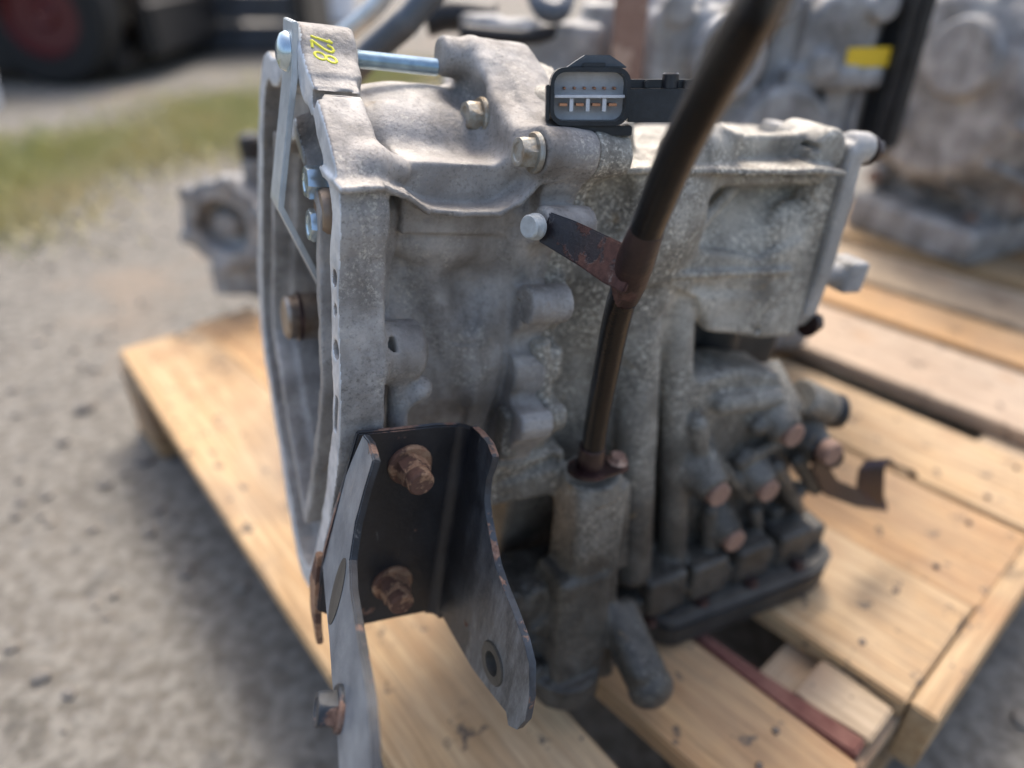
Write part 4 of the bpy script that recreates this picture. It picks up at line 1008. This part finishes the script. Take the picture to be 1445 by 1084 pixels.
# transmission standing behind the subject, with its yellow sticker and black side cover
U3 = root('transmission', Vector((.24, 1.02, 0)), 'pale dusty transmission standing just behind the plug, with yellow sticker and black side cover', 'transmission', 'transmissions on the pallet behind')
S = SDF((-330, -170, -5), (260, 190, 520), 4)
S.add(box((40, 0, 250), (150, 110, 240), rd=20), 8)
S.add(box((-40, 95, 300), (66, 40, 170), rd=10), 10)
S.add(cyl((60, 60, 330), (60, 150, 330), 60, 8), 12)
S.add(cyl((120, 80, 440), (120, 130, 440), 46, 8), 8)
S.add(box((70, 100, 250), (80, 34, 14), rd=5), 6); S.add(box((100, 112, 300), (50, 20, 26), rd=8), 5); S.add(box((120, 120, 395), (60, 16, 12), rd=4), 5)
S.add(box((-195, 60, 405), (46, 36, 46), rd=5), 4); S.add(box((-250, 30, 300), (110, 90, 90), rd=20), 12)
S.add(cyl((-286, 60, 350), (-286, 60, 462), 24, 5), 6); S.add(box((-262, 60, 440), (40, 26, 16), rd=6), 6)
S.add(cyl((-130, 40, 330), (-130, 40, 470), 34, 6), 8)
for k in range(7): S.add(box((-90+k*42, 112, 330), (3.5, 14, 150), rd=2), 4)
for k in range(5): S.add(cyl((-80+k*60, 90, 470-(k % 2)*60), (-80+k*60, 140, 470-(k % 2)*60), 17, 3), 4)
S.add(cyl((-20, 90, 420), (-20, 150, 420), 44, 4), 4); S.cut(cyl((-20, 160, 420), (-20, 130, 420), 26, 2), 3); S.add(box((20, 110, 220), (150, 26, 12), rd=4), 4)
S.wobble(.8, 12)
fr3 = frame_at(U3.location, rad(90-8)); cast('gear_case', S, M['far_cast'], U3, None, fr3)
Q3 = lambda u, v, w: Vector(fr3(np.array([[u, v, w]], float))[0])
X3, Y3 = Vector((math.sin(rad(82)), math.cos(rad(82)), 0)), Vector((math.cos(rad(82)), -math.sin(rad(82)), 0)); Z3 = Vector((0, 0, 1))
def qbox(name, c, hx, m, par, bev=.004):
    bm = bmesh.new(); bmesh.ops.create_cube(bm, size=2); bmesh.ops.scale(bm, vec=Vector(hx)/1000, verts=bm.verts); bmesh.ops.bevel(bm, geom=list(bm.edges), offset=bev, segments=3, affect='EDGES')
    Mx = Matrix((X3, Y3, Z3)).transposed().to_4x4(); Mx.translation = Q3(*c); return obj(name, bm_mesh(name, bm), m, par, Mx)
qbox('side_cover', (200, 62, 420), (17, 90, 115), M['black_plastic'], U3, .012)
M['sticker'] = simple('yellow_sticker', (.80, .55, .03), 0, .5)
P = atd(1118, 53, 1.0); d_ = (P-Q3(0, 0, 0)).dot(Y3)
qbox('sticker', ((P-Q3(0, 0, 0)).dot(X3)*1000, 130, P.z*1000), (28, 1.5, 11), M['sticker'], U3, .001)
P = atd(845, 40, .9); qbox('rusty_plate', ((P-Q3(0, 0, 0)).dot(X3)*1000, 138, P.z*1000), (18, 4, 62), M['rust_light'], U3, .002)
P = atd(950, 55, .9)
# hoses and corrugated conduit lying over the top
hose([atd(440, 170, .80), atd(520, 78, .68), atd(575, 30, .64), atd(640, -45, .62)], .0125, 'corrugated_conduit', M['conduit'], U3, 110)
hose([atd(470, 60, .8), atd(520, 20, .76), atd(560, -30, .74)], .010, 'hose', M['zinc'], U3)
hose([atd(650, 45, .78), atd(735, 52, .80), atd(790, 44, .82)], .008, 'hose', M['rubber'], U3)
hose([atd(752, -30, .82), atd(765, 10, .80), atd(790, 14, .80), atd(802, -30, .82)], .012, 'hose', M['conduit'], U3)
hose([atd(600, 30, .85), atd(640, 22, .85), atd(700, 30, .85)], .018, 'hose', M['rubber'], U3)
# pale housing at the far left corner of the pallet
U4 = root('gear_housing', onz(318, 432, 0)+Vector((.03, .07, 0)), 'pale blurred cast housing with black cap at the far left pallet corner', 'gear housing')
S = SDF((-120, -110, -3), (120, 110, 330), 4)
S.add(cyl((0, -50, 135), (0, 40, 135), 62, 8), 5); S.add(cyl((0, 36, 135), (0, 58, 135), 74, 4), 5); S.cut(cyl((0, 70, 135), (0, 30, 135), 44, 2), 3); S.add(cyl((0, 20, 135), (0, 50, 135), 20, 3), 3)
for k in range(6): a_ = k*math.pi/3+.3; S.add(cyl((72*math.cos(a_), 34, 135+72*math.sin(a_)), (72*math.cos(a_), 62, 135+72*math.sin(a_)), 13, 3), 4)
S.add(box((0, -10, 30), (58, 48, 30), rd=8), 8); S.add(cyl((40, -10, 60), (40, -10, 232), 22, 4), 8); S.wobble(1.5, 15)
fr4 = frame_at(U4.location, rad(100)); cast('housing', S, M['far_cast'], U4, None, fr4)
obj('cap', bm_mesh('cap', lathe([(0, .036), (.016, .036), (.021, .03), (.021, 0), (0, 0)], 28)), M['rubber'], U4, frame_M(Vector(fr4(np.array([[40., -10, 231]]))[0]), (0, 0, 1)))

# parked vehicle with a red wheel, far left; shade painted in as dark colour
M['shade_paint'] = simple('dark_shade_paint', (.018, .013, .011), .0, .35); M['tyre'] = simple('tyre', (.012, .012, .012), 0, .8); M['red'] = simple('red_rim_paint', (.09, .008, .009), 0, .45); M['bluegrey'] = simple('blue_grey_steel', (.075, .085, .105), 0, .5, 6, .5); M['white'] = simple('white_plastic', (.72, .75, .80), 0, .4)
VH = root('parked_vehicle', Vector((-2.75, 4.8, GZ)), 'parked vehicle, shade painted into its dark body, with a red wheel, blurred at the top left', 'vehicle')
def wbox(name, lo, hi, m, par, bev=.03):
    bm = bmesh.new(); bmesh.ops.create_cube(bm, size=1); bmesh.ops.scale(bm, vec=Vector(hi)-Vector(lo), verts=bm.verts); bmesh.ops.bevel(bm, geom=list(bm.edges), offset=bev, segments=3, affect='EDGES')
    return obj(name, bm_mesh(name, bm), m, par, Matrix.Translation((Vector(lo)+Vector(hi))/2))
wbox('body', (-5.2, 4.15, GZ+.20), (-1.95, 5.8, GZ+1.0), M['shade_paint'], VH, .09); wbox('cabin', (-4.9, 4.3, GZ+1.002), (-2.5, 5.65, GZ+1.55), M['shade_paint'], VH, .15)
wbox('sill', (-5.0, 4.13, GZ+.05), (-2.05, 4.5, GZ+.199), M['rubber'], VH, .03)
def wheel(x, y):
    w_ = obj('wheel', bm_mesh('wheel', lathe([(.19, -.09), (.30, -.10), (.33, -.07), (.335, 0), (.33, .07), (.30, .10), (.19, .09)], 40)), M['tyre'], VH, frame_M((x, y, GZ+.335), (0, -1, 0)))
    obj('rim', bm_mesh('rim', lathe([(0, .05), (.05, .06), (.07, .04), (.17, .045), (.195, .092), (.2, .09), (.2, -.09), (0, -.09)], 40)), M['red'], w_)
    return w_
wheel(-2.35, 4.10); wheel(-4.5, 4.10)
wbox('bumper', (-2.0, 4.25, GZ+.10), (-1.9, 5.7, GZ+.40), M['rubber'], VH, .04)
cr_ = root('steel_crate', Vector((-2.2, 6.0, GZ)), 'blue-grey steel crate in the blurred background behind the vehicle', 'crate')
for z in (.02, .20, .38, .56): wbox('slat', (-2.75, 5.22, GZ+z), (-1.42, 5.25, GZ+z+.155), M['bluegrey'], cr_, .008)
for x in (-2.78, -1.42): wbox('post', (x, 5.2, GZ+.002), (x+.06, 5.28, GZ+.75), M['rubber'], cr_, .008)
wbox('side', (-1.38, 5.3, GZ+.02), (-1.34, 6.0, GZ+.7), M['rubber'], cr_, .008); wbox('floor', (-2.7, 5.29, GZ+.05), (-1.40, 6.0, GZ+.1), M['bluegrey'], cr_, .01)
dr = root('drum', Vector((-1.72, 7.3, GZ)), 'white plastic drum, blurred above the strap bolt', 'drum')
obj('barrel', bm_mesh('barrel', lathe([(0, 0), (.30, 0), (.33, .03), (.33, .28), (.345, .30), (.345, .33), (.33, .35), (.33, .60), (.345, .62), (.345, .65), (.33, .67), (.32, .86), (.28, .9), (0, .9)], 48)), M['white'], dr, Matrix.Translation(dr.location))
obj('lid', bm_mesh('lid', lathe([(.05, .9), (.05, .93), (0, .93)], 24)), M['rubber'], dr, Matrix.Translation(dr.location))
bk_ = root('bucket', Vector((-2.47, 3.5, GZ)), 'pale grey bucket cut off by the left edge', 'bucket')
obj('pail', bm_mesh('pail', lathe([(0, .0), (.10, 0), (.13, .26), (.14, .26), (.14, .275), (.125, .275), (.095, .01), (0, .01)], 40)), M['white'], bk_, Matrix.Translation(bk_.location))
V, F = tube_mesh([bk_.location+Vector((-.135, 0, .25)), bk_.location+Vector((-.12, -.09, .19)), bk_.location+Vector((0, -.15, .15)), bk_.location+Vector((.12, -.09, .19)), bk_.location+Vector((.135, 0, .25))], [.003]*5, 8)
obj('handle', me_from('handle', V, F, bk_), M['zinc'], bk_)
